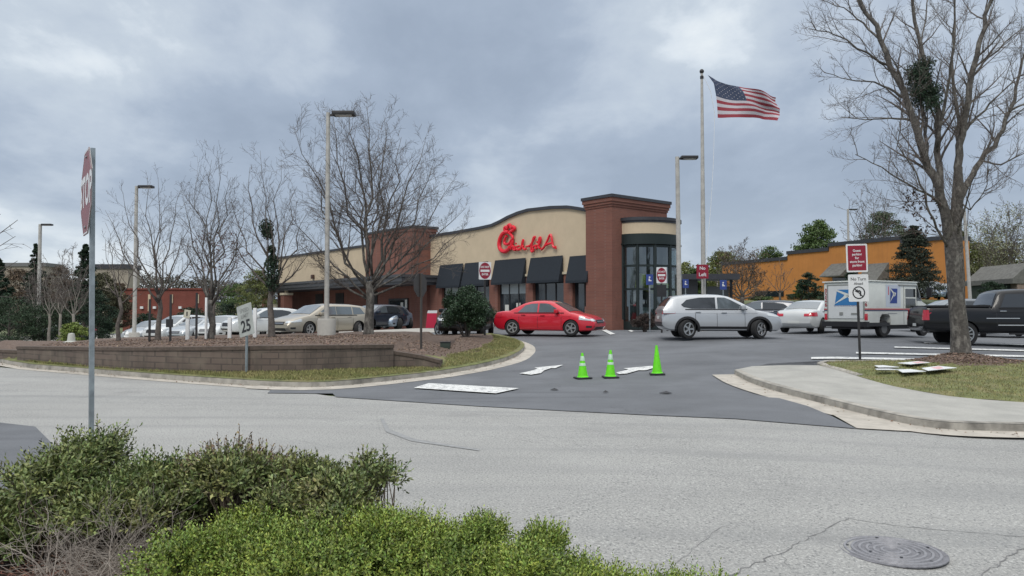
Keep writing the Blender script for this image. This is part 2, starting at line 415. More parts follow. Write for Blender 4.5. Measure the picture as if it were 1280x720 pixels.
# retaining wall: segmental block courses
M_BLOCK = brick_mat('retaining_block', (.150, .115, .095), (.125, .096, .08), (.085, .068, .058), 1.9)
add_mix(M_BLOCK, f_noise(2, .45, .7), (.20, .165, .13), .6)
add_mix(M_BLOCK, f_noise(1.3, .5, .68, 5, (2.5, 2.5, .5)), (.07, .06, .05), .6)
wl = thing('retaining_wall', 'low retaining wall of brown stacked blocks with a darker cap holding up the mulch island', 'wall', (0, 0, 0))
def wall_piece(pts):
    line = resample([p[:2] for p in pts], .25); ht = lambda x, y: wall_at(min(max(x, WALL[0][0]), WALL[-1][0]))[1]
    for nm, sec, mm in (('blocks', [(-.17, None), (-.17, -.075), (.16, -.075), (.16, None)], M_BLOCK), ('cap', [(-.20, -.074), (-.20, .012), (.17, .012), (.17, -.074)], mat('wall_cap', (.095, .072, .058), .9, var=.3, scale=8))):
        mb = MB(); n = len(line); k = 4
        for i, p in enumerate(line):
            a = line[max(0, i-1)]; b = line[min(n-1, i+1)]; dx, dy = b[0]-a[0], b[1]-a[1]; L = math.hypot(dx, dy); nx, ny = -dy/L, dx/L
            for o, h in sec: mb.v.append((p[0]+nx*o, p[1]+ny*o, ht(*p)+h if h is not None else T(*p)-.1))
        for i in range(n-1):
            for j in range(k): mb.f.append((i*k+j, i*k+(j+1) % k, (i+1)*k+(j+1) % k, (i+1)*k+j)); mb.m.append(0)
        mb.f += [tuple(range(k)), tuple(range((n-1)*k, n*k))]; mb.m += [0, 0]
        mb.build(nm, mm, wl)
wall_piece(WALL[:2]); wall_piece(WALL[2:10]); wall_piece(WALL[10:])

# ---- right: sidewalk, kerb, lawn with the big tree
sw_front = smooth_line([G(px, r, .15) for px, r in ((918, 462), (940, 473), (970, 482), (1010, 492), (1055, 503), (1105, 515), (1150, 523.5), (1195, 528), (1300, 530))], 2)
sw_front.append((20, 3.5)); sw_front.append((40, -8))
sw_back = [G(px, r, .15) for px, r in ((1300, 504), (1200, 497), (1150, 489), (1110, 481), (1078, 472), (1050, 463), (1024, 456.5))]
sw_back = smooth_line(sw_back, 1)
top_l = [G(px, r, .15) for px, r in ((985, 456), (940, 457.5))]
sidewalk = sw_front + [(41, -6), (21, 5.6)] + sw_back + top_l
M_SIDEW = mat('sidewalk_concrete', (.37, .365, .335), .9, var=.12, scale=1.5, bump=.3, bscale=60)
add_mix(M_SIDEW, f_noise(1.1, .5, .75, 5), (.27, .27, .25), .6)
add_mix(M_SIDEW, f_noise(50, .5, .75, 2), (.22, .21, .19), .5)
sheet('sidewalk', sidewalk, .146, M_SIDEW)
sweep('sidewalk_kerb', resample(sw_front, .3), [(o, h+.004) for o, h in KERB], M_KERB)['kind'] = 'structure'
sweep('sidewalk_gutter', resample(sw_front, .3), [(-.55, .022), (0, .035)], M_GUT)['kind'] = 'structure'
lawn = list(reversed(sw_back)) + [(21, 5.6), (41, -6), (44, 14), (28, 20.0)] + [G(px, r, .1) for px, r in ((1300, 453.5), (1200, 453), (1100, 453.5), (1040, 454))]
TREE = (X(1199, 20.2), 20.2)
def Zlawn(x, y):
    e = dist_poly((x, y), lawn); r = math.hypot(x-TREE[0], y-TREE[1])
    return T(x, y) + .15 + min(.05, e*.1) + .22*math.exp(-(r/.95)**2) + .02*noise.noise(Vector((x*2, y*2, 0)))
lw = sheet('lawn', lawn, 0, M_GRASS, zf=Zlawn, grid=.3, smooth=True)
lw.data.materials.append(M_MULCH)
for p in lw.data.polygons:
    c = p.center
    if math.hypot((c.x-TREE[0])*.75, (c.y-TREE[1])) < 1.25+.25*noise.noise(Vector((c.x*2, c.y*2, 0))): p.material_index = 1
lb = [G(px, r, .1) for px, r in ((1300, 453.5), (1200, 453), (1100, 453.5), (1030, 454), (1021, 456.5))] + list(reversed(sw_back))[1:5]
sweep('lawn_kerb', resample(lb, .3), [(o, h+.03) for o, h in KERB], M_KERB)['kind'] = 'structure'

# grass blades
def blades(name, poly, cond, n, zf, h=.06, label=None):
    rs = np.random.RandomState(5); xs = [p[0] for p in poly]; ys = [p[1] for p in poly]; P = []
    while len(P) < n:
        x = rs.uniform(min(xs), max(xs)); y = rs.uniform(min(ys), max(ys))
        if cond(x, y): P.append((x, y, zf(x, y)))
    P = np.array(P); k = len(P); D = rs.normal(0, .45, (k, 3)); D[:, 2] = 1; Nn = rs.normal(0, 1, (k, 3)); Nn[:, 2] *= .2
    L = rs.uniform(.5, 1.3, k)*h; P[:, 2] += L*.35
    o = cards(name, P, D, Nn, L, rs.uniform(.006, .012, k)*1.4, mat('grass_blades', (.17, .19, .065), .9, island=.45, var=.35, scale=1.3, col2=(.30, .27, .12)))
    return tag(o, label, 'grass', kind='stuff')
front_lawn = [p for p in lawn if p[0] < 20]
blades('grass', [(6, 9), (17, 22)], lambda x, y: inside((x, y), lawn) and math.hypot((x-TREE[0])*.75, y-TREE[1]) > 1.15, 26000, Zlawn, .05, 'short patchy grass on the corner beside the sidewalk')
def isl_grass(x, y):
    if not inside((x, y), outline): return False
    w = wall_at(x)
    if w: return y < w[0]-.15 and near_front(x, y) > .15
    return .15 < near_front(x, y) < 1.1 and y < 29
blades('grass', [(-15, 15), (1.2, 29)], isl_grass, 22000, Zisl, .07, 'grass strip between the road kerb and the retaining wall')
# wood chips on the island
rs = np.random.RandomState(9); P = []
while len(P) < 6000:
    x = rs.uniform(-16, 0); y = rs.uniform(19.6, 26); w = wall_at(x)
    if inside((x, y), outline) and (not w or y > w[0]+.1) and near_front(x, y) > .9: P.append((x, y, Zisl(x, y)+.01))
while len(P) < 7200:
    r = 1.3*math.sqrt(rs.uniform()); t = rs.uniform(0, 6.28); x, y = TREE[0]+r*math.cos(t)*1.25, TREE[1]+r*math.sin(t)
    if inside((x, y), lawn) and r < 1.2: P.append((x, y, Zlawn(x, y)+.01))
P = np.array(P); k = len(P); D = rs.normal(0, 1, (k, 3)); D[:, 2] *= .25; Nn = rs.normal(0, .3, (k, 3)); Nn[:, 2] = 1
tag(cards('wood_chips', P, D, Nn, rs.uniform(.04, .11, k), rs.uniform(.015, .035, k), mat('wood_chips', (.20, .14, .10), .95, island=.6)), 'brown wood chips strewn over the mulch beds', 'mulch', kind='stuff')

# ---- painted markings
def mark(name, pxs, label, cat='road marking', group=None, off=.04):
    o = sheet(name, [G(*p) for p in pxs], off, M_LINE, kind=None)
    return tag(o, label, cat, group)
sheet('stop_line', [G(*p) for p in ((517, 487), (536, 481), (649, 487.5), (620, 494))], .04, M_LINE)
sheet('arrow_marking', [G(*p) for p in ((649, 468.5), (668, 464.2), (672, 462.2), (668, 461.2), (704, 457.6), (694, 461.9), (689, 461.7), (680, 464.8), (676, 468.2), (664, 470.2))], .04, M_LINE)
sheet('arrow_marking', [G(*p) for p in ((770, 467.5), (786, 463.6), (779, 462.2), (812, 459.2), (822, 459.4), (818, 461.2), (808, 464.6), (798, 464.6), (784, 468.6), (774, 469.6))], .04, M_LINE)
for q in (((1014, 448), (1290, 453), (1290, 454.6), (1014, 450.5)), ((1070, 441.5), (1290, 446), (1290, 448), (1070, 443.5)),
          ((1118, 434.6), (1290, 439), (1290, 440.6), (1118, 436)), ((1155, 429), (1290, 431.5), (1290, 433), (1155, 430.3)),
          ((752, 413.5), (758, 413), (769, 418.5), (763, 419.3)), ((785, 414), (789, 413.4), (793, 415), (789, 416))):
    sheet('parking_line', [G(*p) for p in q], .04, M_LINE)

# concrete collar round the manhole, cover with rings
mc = G(1115, 690)
def ring_fn(cx, cy): return lambda x, y, z: (cx+x, cy+y, T(cx, cy)+z)
mh = thing('manhole_cover', 'round cast iron manhole cover with concentric ridges set in the road', 'manhole cover', (mc[0], mc[1], T(*mc)))
M_IRON = mat('cast_iron', (.19, .19, .205), .7, .3, var=.25, scale=20, bump=.4, bscale=80)
MB().lathe([(.001, .002), (.355, .002), (.355, .010), (.345, .014), (.335, .010), (.001, .010)], 48).build('frame_plate', M_IRON, mh, True)
rg = MB()
for k in range(6):
    r = .055+.048*k
    seg = 64; skip = [(.0, .0)]
    n = 48; a0 = 0
    pr = [(r, .010), (r+.004, .018), (r+.020, .018), (r+.024, .010)]
    vs = [(q*math.cos(2*math.pi*j/n), q*math.sin(2*math.pi*j/n), z) for q, z in pr for j in range(n)]
    rg.add(vs, [(i*n+j, i*n+(j+1) % n, (i+1)*n+(j+1) % n, (i+1)*n+j) for i in range(3) for j in range(n)])
rg.build('ridges', mat('worn_iron', (.27, .27, .285), .6, .4, var=.2, scale=30), mh)
for k in range(10):
    hl = MB(); a = k*.628+.2; r = .17 if k % 2 else .29; hl.lathe([(.001, .0185), (.012, .0185), (.001, .019)], 8, fn=lambda x, y, z, a=a, r=r: (x+r*math.cos(a), y+r*math.sin(a), z)); hl.build('pick_hole', M_BLACK, mh)
def crackline(pxs, w=.008, seed=0):
    rs = random.Random(seed); pts = resample([G(*p) for p in pxs], .06); mb = MB(); k = 0
    pts = [(x+rs.gauss(0, .010), y+rs.gauss(0, .010)) for x, y in pts]
    for i, (x, y) in enumerate(pts):
        a = pts[max(0, i-1)]; b = pts[min(len(pts)-1, i+1)]; dx, dy = b[0]-a[0], b[1]-a[1]; L = math.hypot(dx, dy) or 1
        ww = w*rs.uniform(.3, 1.3)/2; nx, ny = -dy/L*ww, dx/L*ww; z = T(x, y)+.004
        mb.v += [(x+nx, y+ny, z), (x-nx, y-ny, z)]
    mb.f = [(2*i, 2*i+1, 2*i+3, 2*i+2) for i in range(len(pts)-1)]; mb.m = [0]*len(mb.f)
    o = mb.build('road_crack', mat('crack_tar', (.17, .17, .17), .95)); o['kind'] = 'structure'
for i, c in enumerate([((860, 740), (975, 692), (1058, 648)), ((1058, 648), (1140, 660), (1290, 672)), ((1215, 725), (1290, 680)), ((640, 548), (780, 575), (960, 600), (1120, 640), (1290, 664)),
                       ((470, 520), (475, 540), (520, 556)), ((600, 515), (680, 545), (760, 560)), ((975, 692), (1000, 725)), ((845, 705), (900, 660), (960, 640)), ((1180, 540), (1165, 560), (1150, 566)), ((120, 500), (260, 530), (420, 560))]):
    crackline(c, .008 if i in (0, 1, 2) else .0035, i)
for px, r, w in ((833, 493, .14), (693, 489, .1), (757, 492, .08)):
    g = G(px, r); mb = MB(); rr = random.Random(px)
    vs = [(g[0]+w*math.cos(a)*rr.uniform(.6, 1.2), g[1]+w*.7*math.sin(a)*rr.uniform(.6, 1.2), T(*g)+.03) for a in [k*.7 for k in range(9)]]
    n = len(vs); vs.append((g[0], g[1], T(*g)+.07)); mb.add(vs, [(i, (i+1) % n, n) for i in range(n)])
    tag(mb.build('asphalt_lump', M_BLACK), {833: 'small dark lump on the driveway in front of the tallest green cone', 693: 'small dark lump on the driveway left of the cones', 757: 'faint small dark lump on the driveway below the middle cone'}[px], 'debris')
# tyre mark
tm = sheet('tyre_mark', [G(*p) for p in ((475, 524), (479, 523), (487, 537), (518, 549), (600, 562), (599, 564), (514, 552), (482, 540))], .006, mat('tyre_rubber_stain', (.255, .26, .26), .9, var=.25, scale=12))
# ============================================================ THE RESTAURANT
A2 = Vector((-.63, .777, 0)); B2 = Vector((.777, .63, 0))
OX = Vector((5.2, 39.5, 0)); WX = OX + A2*1.9 + B2*.3
def FW(L_, M_, z): p = WX + A2*L_ + B2*M_; return (p.x, p.y, z)
def Lp(px, M_=0):
    k = (px-640)/FPX; p = WX + B2*M_
    return (p.x - p.y*k)/(.63+.777*k)
def Zw(px, row, M_=0):
    p = WX + A2*Lp(px, M_) + B2*M_; return CZ + (HROW-row)*p.y/FPX
cfa = thing('restaurant', 'cream and red brick fast food restaurant with navy awnings and a rounded glass corner bay', 'restaurant')
BASEZ = -1.4
Lend = Lp(347)
L0p, L1p = Lp(538), Lp(519, -1.4)     # brick pier of the middle tower
# upper stucco wall with its arched parapet
top = []
for px, r in ((737, 264.5), (724, 262), (711, 260), (690, 260.5), (661, 263.7), (648, 267.5), (635, 273), (625, 278.5), (615, 283), (600, 286.3), (570, 291.5), (537, 296.5)):
    top.append((Lp(px), Zw(px, r)))
zpier = 3.72
def frw(L_, z, M_): return FW(L_, M_, z)
up = MB(); up.prism([(-.3, zpier)] + [(-.3, top[0][1])] + top + [(L1p+.5, top[-1][1]), (L1p+.5, zpier)], 0, .3, frw)
L2 = Lp(477)
up.prism([(L2-.5, 3.9), (L2-.5, 6.85), (Lend, 6.85), (Lend, 3.9)], 0, .3, frw)
up.build('stucco_wall', M_CREAM, cfa)
# parapet cornice following the curve
cn = MB(); tl = [(-.3, top[0][1])] + top + [(L1p+.5, top[-1][1])]
cn.prism([(a, z-.02) for a, z in tl] + [(a, z+.16) for a, z in reversed(tl)], -.12, .36, frw)
cn.prism([(L2-.5, 6.83), (Lend+.1, 6.83), (Lend+.1, 7.0), (L2-.5, 7.0)], -.12, .36, frw)
cn.build('cornice', M_CORN, cfa)
# roof deck and rear walls
rf = MB(); rf.box(.3, Lend-.1, .3, 6.3, 5.9, 6.0, fn=lambda a, b, z: FW(a, b, z)); rf.build('roof', mat('flat_roof', (.2, .2, .2), .9), cfa)
bw = MB(); bw.box(.3, Lend, 6.3, 6.6, BASEZ, 6.7, fn=FW); bw.box(Lend-.3, Lend, .3, 6.3, BASEZ, 6.85, fn=FW); bw.build('rear_wall', M_CREAM, cfa)
# piers between the windows, ledge, sill walls
edges = [Lp(p) for p in (738, 716.5, 705, 666, 658.5, 622, 612, 583.5, 580, 552.5, 545)]
br = MB()
for a, b in ((-.3, edges[1]), (edges[2], edges[3]), (edges[4], edges[5]), (edges[6], edges[7]), (edges[8], edges[9])):
    pass
piers = [(-.3, Lp(741)), (Lp(716.5), Lp(705.5)), (Lp(667), Lp(658)), (Lp(623), Lp(612.5)), (Lp(584.5), Lp(580)), (Lp(553), L0p+.5)]
for a, b in piers: br.box(a, b, -.06, .34, BASEZ, zpier, fn=FW)
wins = [(Lp(741), Lp(716.5)), (Lp(705.5), Lp(667)), (Lp(658), Lp(623)), (Lp(612.5), Lp(584.5)), (Lp(580), Lp(553))]
for i, (a, b) in enumerate(wins):
    if i: br.box(a, b, .0, .34, BASEZ, 1.15, fn=FW)
br.build('brick_piers', M_BRICK, cfa)
for a, b in piers[1:]:
    lg = MB(); lg.box(a-.03, b+.03, -.14, .0, zpier, zpier+.14, fn=FW); lg.build('stone_ledge', mat('ledge_stone', (.52, .46, .34), .9, var=.05), cfa)
M_BLIND = mat('white_blind', (.42, .46, .46), .7)
M_POSTER = mat('paper_poster', (.6, .6, .55), .7)
M_PRED = mat('red_print', (.5, .03, .05), .6)
for i, (a, b) in enumerate(wins):
    f = MB(); z0 = .72 if i == 0 else 1.15; z1 = 3.5
    if i == 0:
        nm = 'glass_door'
        for x0, x1 in ((a, a+.10), (b-.10, b), ((a+b)/2-.05, (a+b)/2+.05)): f.box(x0, x1, .14, .26, z0, z1, fn=FW)
        f.box(a, b, .14, .26, z1, zpier, fn=FW); f.box(a, b, .14, .26, z0, z0+.2, fn=FW)
    else:
        nm = 'window'; n = 3
        for k in range(n+1):
            x = a+(b-a)*k/n; f.box(x-.04, x+.04, .14, .24, z0, z1, fn=FW)
        f.box(a, b, .14, .24, z1, zpier, fn=FW); f.box(a, b, .145, .235, z0, z0+.09, fn=FW); 
    o = f.build(nm, M_DARKM, cfa)
    g = MB(); g.box(a, b, .18, .2, z0, z1, fn=FW); g.build('pane', M_WGLASS, o)
    if i in (1, 2, 4):
        q = MB(); zz = {1: 3.15, 2: 2.72, 4: 2.75}[i]; q.box(a+.12, b-.12, .17, .178, zz, z1-.02, fn=FW); q.build('roller_blind', M_BLIND if i != 1 else M_WGLASS, o)
    if i in (0, 2):
        c = (a+b)/2
        for x0, x1, z0_, z1_ in ([(a+.55, a+.25, 1.9, 2.45)] if i == 0 else [(c-.2, c-.6, 1.7, 2.15), (c+.9, c+.5, 1.65, 2.05)]):
            q = MB(); q.box(x0, x1, .165, .176, z0_, z1_, fn=FW); q.build('window_poster', M_POSTER, o)
# awnings: sloping fabric with closed cheeks
for pa, pb, rt, rb in ((740, 713.5, 319, 353), (705, 664.5, 320.5, 353), (658.5, 620, 323.5, 355), (611.5, 582.5, 327.5, 357.5), (580, 551, 330, 359.5)):
    a, b = Lp(pa), Lp(pb); zt = Zw((pa+pb)/2, (rt))-.02; d = .42
    zb = CZ+(HROW-rb)*(WX+A2*(a+b)/2-B2*d).y/FPX
    a2, b2 = a+.0, b+.0
    m = MB()
    sec = [(-.08, zt), (-d, zb+.12), (-d, zb-.02), (-d+.03, zb-.02), (-.08, zb+.0)]
    m.prism([(q, z) for q, z in sec], a2, b2, lambda M_, z, L_: FW(L_, M_, z))
    m.build('awning', M_AWN, cfa)
# middle brick tower, set forward
bt = MB(); bt.box(Lp(538)-.0, L2, -1.4, .5, 3.6, 7.45, fn=FW)
bt.box(Lp(538)-.06, L2+.06, -1.46, .56, 7.25, 7.47, fn=FW); bt.box(Lp(538), L2, -.3, .5, BASEZ, 3.6, fn=FW)
bt.box(L2, Lend, .0, .3, BASEZ, 3.9, fn=FW)
bt.build('brick_tower', M_BRICK, cfa)
tc_ = MB(); tc_.box(Lp(538)-.12, L2+.12, -1.52, .62, 7.47, 7.62, fn=FW); tc_.build('tower_coping', M_CORN, cfa)
# drive-through canopy, its columns and order window
cz = Zw(526, 344, -1.8)
cp = MB(); cp.box(Lp(549), Lend+1.5, -3.0, -.02, cz-.42, cz, fn=FW); cp.box(Lp(549)-.08, Lend+1.6, -3.1, -.01, cz-.12, cz+.06, fn=FW)
cp.box(Lp(549)+.1, Lend+1.4, -2.9, -.03, cz-.6, cz-.42, fn=FW)
cp.build('canopy', mat('canopy_metal', (.085, .088, .095), .5, .3, var=.1), cfa)
def colm(L_, M_, w=.38, cap=True):
    c = MB(); c.box(L_-w, L_+w, M_-w, M_+w, BASEZ, cz-1.0, fn=FW); o = c.build('canopy_column', M_BRICK, cfa)
    d = MB(); d.box(L_-w-.06, L_+w+.06, M_-w-.06, M_+w+.06, cz-1.0, cz-.8, fn=FW); d.box(L_-.12, L_+.12, M_-.12, M_+.12, cz-.8, cz-.4, fn=FW); d.build('column_cap', MATS['ledge_stone'], o)
Lc = Lp(358, -2.6); colm(Lc, -2.6); colm(Lp(345, -2.6)+2, -2.6)
dw = MB(); aw, bw_ = Lp(511, -.3), Lp(487, -.3)
dw.box(aw, bw_, -.40, -.32, 1.2, 2.6, fn=FW)
o = dw.build('order_window', M_DARKM, cfa); q = MB(); q.box(aw+.3, bw_-.2, -.42, -.405, 1.4, 2.45, fn=FW); q.build('pane', M_WGLASS, o)
q = MB(); q.box(aw+.9, aw+.55, -.45, -.43, 1.75, 2.3, fn=FW); q.box(aw+.3, aw, -.45, -.43, 1.9, 2.5, fn=FW); q.build('menu_paper', M_POSTER, o)
for px in (472, 430, 404): # recessed dark openings of the lane wall
    d = MB(); a = Lp(px); d.box(a, a+1.5, -.05, -.01, 1.0-.3, 3.2, fn=FW); o = d.build('service_opening', M_DARKM, cfa)
for px in (392, 433.5):
    a = Lp(px); d = MB(); d.box(a-.2, a+.2, -.22, -.02, Zw(px, 348.5), Zw(px, 343.5), fn=FW); d.build('wall_lamp', mat('bronze_lamp', (.10, .055, .04), .5, .4), cfa, bevel=.03)
# corner tower, front facing the car park
def FO(L_, M_, z): p = OX + A2*L_ + B2*M_; return (p.x, p.y, z)
ct = MB(); TH = 7.0+.75
ct.box(0, 1.92, 0, 4.45, BASEZ, TH-.62, fn=FO)
for k, (o_, z0, z1) in enumerate(((.04, TH-.62, TH-.50), (.09, TH-.50, TH-.36), (.14, TH-.36, TH-.16))): ct.box(-o_, 1.92+o_, -o_, 4.45+o_, z0, z1, fn=FO)
ct.build('corner_tower', M_BRICK, cfa)
cc = MB(); cc.box(-.19, 2.11, -.19, 4.64, TH-.16, TH, fn=FO); cc.build('tower_coping', M_CORN, cfa)
wt = MB(); wt.box(-.07, 1.95, -.07, .2, BASEZ, 1.9, fn=FO); wt.box(-.07, 0.0, .2, 4.65, BASEZ, 1.2, fn=FO)
wt.build('brick_plinth', M_BRICK, cfa)
# rounded bay: half drum in front of the tower
BR, BC = 1.92, 2.72   # radius, centre along the front
def FB(x, y, z):      # x along the front from the drum centre, y outward
    p = OX + B2*(BC+x) - A2*y; return (p.x, p.y, z)
def drum(mb, r0, z0, z1, a0=0, a1=math.pi, n=28, depth=.12, mi=0, sq=.85):
    pts = []
    for k in range(n+1):
        t = a0+(a1-a0)*k/n; pts.append((math.cos(t), math.sin(t)*sq))
    outer = [(r0*c, r0*s) for c, s in pts]; inner = [((r0-depth)*c, (r0-depth)*s) for c, s in reversed(pts)]
    return mb.prism(outer+inner, z0, z1, lambda a, b, t: FB(a, b, t), mi)
def zb_(row): return Z(row, 38.9)
d = MB(); drum(d, BR+.02, zb_(290), zb_(273), depth=.3); d.build('bay_fascia', M_CREAM, cfa)
d = MB(); drum(d, BR+.13, zb_(273), zb_(269), depth=2.0); drum(d, BR+.06, zb_(275.5), zb_(273), depth=.5); d.build('bay_cornice', M_CORN, cfa)
d = MB(); drum(d, BR+.06, zb_(302), zb_(290), depth=.35); drum(d, BR+.12, zb_(303.5), zb_(302), depth=.35); d.build('bay_band', mat('green_black_metal', (.018, .028, .028), .5, .3), cfa)
zt_, zm1, zm2, zlow = zb_(303.5), zb_(331), zb_(361), zb_(386)
fr = MB()
NB = 6
for k in range(NB+1):
    t = math.pi*k/NB; r = BR-.03; cx_, cy_ = r*math.cos(t), r*math.sin(t)*.85; w_ = .085
    fr.lathe([(w_, .7), (w_, zt_)], 6, fn=lambda x, y, z: FB(cx_+x, cy_+y, z))
for z in (zt_-.1, zm1, zm2): drum(fr, BR, z-.05, z+.06, depth=.1)
drum(fr, BR+.01, .7, 1.1, depth=.12)
bf = fr.build('bay_frame', MATS['green_black_metal'], cfa)
for k in range(NB):
    a0 = math.pi*k/NB+.03; a1 = math.pi*(k+1)/NB-.03
    g = MB(); drum(g, BR-.05, 1.1, zt_-.1, a0, a1, 4, .02); g.build('bay_pane', M_CLEAR, cfa)
# what shows inside the bay: floor, rear wall, yellow play slide
ins = MB(); ins.prism([(-1.8, 0.01), (1.8, .01), (1.2, 1.2), (-1.2, 1.2)], .75, .9, lambda a, b, t: FB(a, b, t)); ins.build('bay_floor', mat('tile_floor', (.2, .19, .18), .6), cfa)
ins = MB(); ins.box(-1.8, 1.8, -.0, .03, 1.0, 5.2, fn=FB); ins.build('bay_back_wall', mat('inner_wall', (.22, .24, .23), .8), cfa)
ins = MB(); ins.tube([FB(-1.3, .55, 3.25), FB(-.5, .95, 3.0), FB(.4, .95, 2.75), FB(1.2, .6, 2.3)], [.42, .45, .42, .36], 14); ins.build('play_slide', mat('yellow_green_plastic', (.70, .78, .03), .4), cfa, True)
ins = MB(); ins.box(-1.3, -.5, .8, .84, 1.1, 1.85, fn=FB); ins.box(-.2, .6, .9, .94, 1.1, 1.85, fn=FB); ins.build('bay_blind', M_BLIND, cfa)

# ---- the script sign, each stroke a solid neon-red channel letter
sg = thing('wall_sign', 'red script letters of the restaurant name high on the cream wall', 'sign')
M_SIGN = mat('red_sign_acrylic', (.74, .012, .03), .35, spec=.6)
Ls0, Ls1 = Lp(626), Lp(698); zc0 = Zw(640, 314.5)
def SF(x, y, off):  # zoom pixels of the traced lettering to the wall
    L_ = Ls0 + (Ls1-Ls0)*(x-100)/1080
    return FW(L_, -.16-off, zc0 + (600-y-.07*(x-100))*.00325)
def stroke(pts, r, nm):
    pts = smooth_line(pts, 2); mb = MB(); mb.tube([SF(x, y, 0) for x, y in pts], r*1.18, 8); 
    mb.build(nm, M_SIGN, sg, True)
stroke([(300, 215), (235, 205), (165, 250), (115, 350), (100, 450), (125, 540), (200, 592), (280, 560), (322, 500)], .105, 'letter')
stroke([(290, 215), (340, 255), (395, 340), (345, 375), (330, 420), (275, 450), (222, 440), (205, 390), (235, 320), (262, 285)], .075, 'letter')
stroke([(222, 180), (215, 130), (250, 110), (275, 160), (290, 85), (330, 75), (345, 150), (385, 112), (432, 155), (385, 190), (335, 212)], .085, 'letter')
for s in ([(300, 560), (335, 480), (372, 395), (388, 385), (365, 470), (342, 558), (358, 505), (388, 480), (400, 500), (388, 545), (412, 560)], [(436, 485), (418, 545), (440, 562)],
          [(506, 492), (472, 486), (452, 525), (474, 560), (514, 545)], [(530, 560), (560, 450), (578, 372), (590, 382), (550, 520), (596, 482), (568, 512), (612, 560), (640, 540)], [(640, 502), (692, 492)],
          [(690, 505), (742, 450), (795, 350), (808, 325), (776, 335), (750, 440), (728, 560), (745, 606), (778, 580), (760, 510), (812, 490)], [(834, 475), (814, 530), (838, 545)],
          [(860, 510), (902, 420), (908, 338), (882, 350), (868, 450), (868, 530), (900, 535)], [(918, 565), (965, 530), (1030, 400), (1068, 305), (1092, 305), (1110, 420), (1122, 510), (1150, 540), (1172, 515)], [(985, 492), (1050, 462), (1122, 450)]):
    stroke(s, .058, 'letter')
for x, y in ((442, 440), (845, 425), (1172, 545)): stroke([(x-6, y), (x+6, y)], .05, 'letter_dot')

# ---- small dark canopy beyond the bay
oc = thing('order_canopy', 'low dark flat-roofed drive-up canopy beyond the glass bay behind the flagpole', 'canopy', (X(880, 56), 56, T(X(880, 56), 56)))
m = MB(); m.box(-1.9, 2.2, -1.5, 1.5, 3.05, 3.45); m.build('roof_slab', M_CORN, oc)
m = MB(); m.box(-1.6, -.4, .2, .4, 0, 3.05); m.build('menu_panel', mat('panel_grey', (.12, .125, .13), .6), oc)
for x in (-1.7, .1, 2.0):
    m = MB(); m.box(x-.08, x+.08, -.1, .1, 0, 3.05); m.build('post', M_DARKM, oc)
m = MB(); m.box(.3, 1.9, .25, .3, .2, 2.6); m.build('screen_panel', mat('panel_grey2', (.17, .18, .18), .6), oc)

# ============================================================ OTHER BUILDINGS
ob = thing('orange_building', 'long bright orange stucco building with stepped dark parapet on the rise at right', 'building')
P0 = Vector((X(1010, 92), 92, 0)); RD = Vector((.436, -.9, 0)).normalized(); QD = Vector((.9, .436, 0)).normalized()
def FR(s, t, z): p = P0 + RD*s + QD*t; return (p.x, p.y, z)
def sp_(px): k = (px-640)/FPX; return (P0.x - k*P0.y)/(k*RD.y - RD.x)
def zr_(px, row): return CZ+(HROW-row)*(P0+RD*sp_(px)).y/FPX
M_ORNG = mat('orange_stucco', (.50, .205, .052), .9, var=.08, scale=.8, bump=.1)
add_mix(M_ORNG, f_noise(1.2, .5, .8, 4, (3, 3, .2)), (.36, .15, .05), .4)
w_ = MB(); c_ = MB(); t_ = MB()
for a, b, ra in ((903, 985, 325), (985, 1037, 318.5), (1037, 1128, 308), (1128, 1185, 318)):
    sa, sb = sp_(a), sp_(b); mid = (a+b)/2; zt = zr_(b, ra if a != 985 else 313.5) if a != 1037 else zr_(1060, 306)
    if a == 903: zt = zr_(984, 325)
    if a == 1128: zt = zr_(1128, 302)-.2
    dp = 14+(a % 3) if a < 1100 and a != 1037 else 3.5+(a % 3)*.2; w_.box(sa, sb, 0, dp, 1.5, zt, fn=FR); c_.box(sa-.06, sb+.02, -.15, dp+.2, zt, zt+.42, fn=FR)
    t_.box(sa+.5, sb-.5, -.02, -.001, 3.0, 3.3, fn=FR)
w_.build('wall', M_ORNG, ob); c_.build('parapet_cap', M_CORN, ob); t_.build('wall_band', mat('orange_band', (.42, .19, .06), .9), ob)
M_SHING = mat('grey_shingles', (.13, .13, .12), .95, var=.25, scale=3, bump=.6, bscale=20)
for pa, pb, r0, r1 in ((1040, 1066, 329, 345), (1086, 1112, 329, 351)):
    a, b = sp_(pa), sp_(pb); z0 = zr_((pa+pb)/2, r1); z1 = zr_((pa+pb)/2, r0); m = MB()
    m.prism([(0, z1), (-2.0, z0), (-2.0, z0-.12), (0, z0-.12)], a, b, lambda t, z, s: FR(s, t, z)); o = m.build('shingle_awning', M_SHING, ob)
    m = MB(); m.box(a+.2, b-.2, -.1, -.02, z0-2.2, z0-.14, fn=FR); m.build('dark_window', M_WGLASS, ob)
m = MB(); m.box(sp_(944), sp_(980), -.1, -.01, zr_(960, 371), zr_(960, 364), fn=FR); m.build('low_window', M_WGLASS, ob)

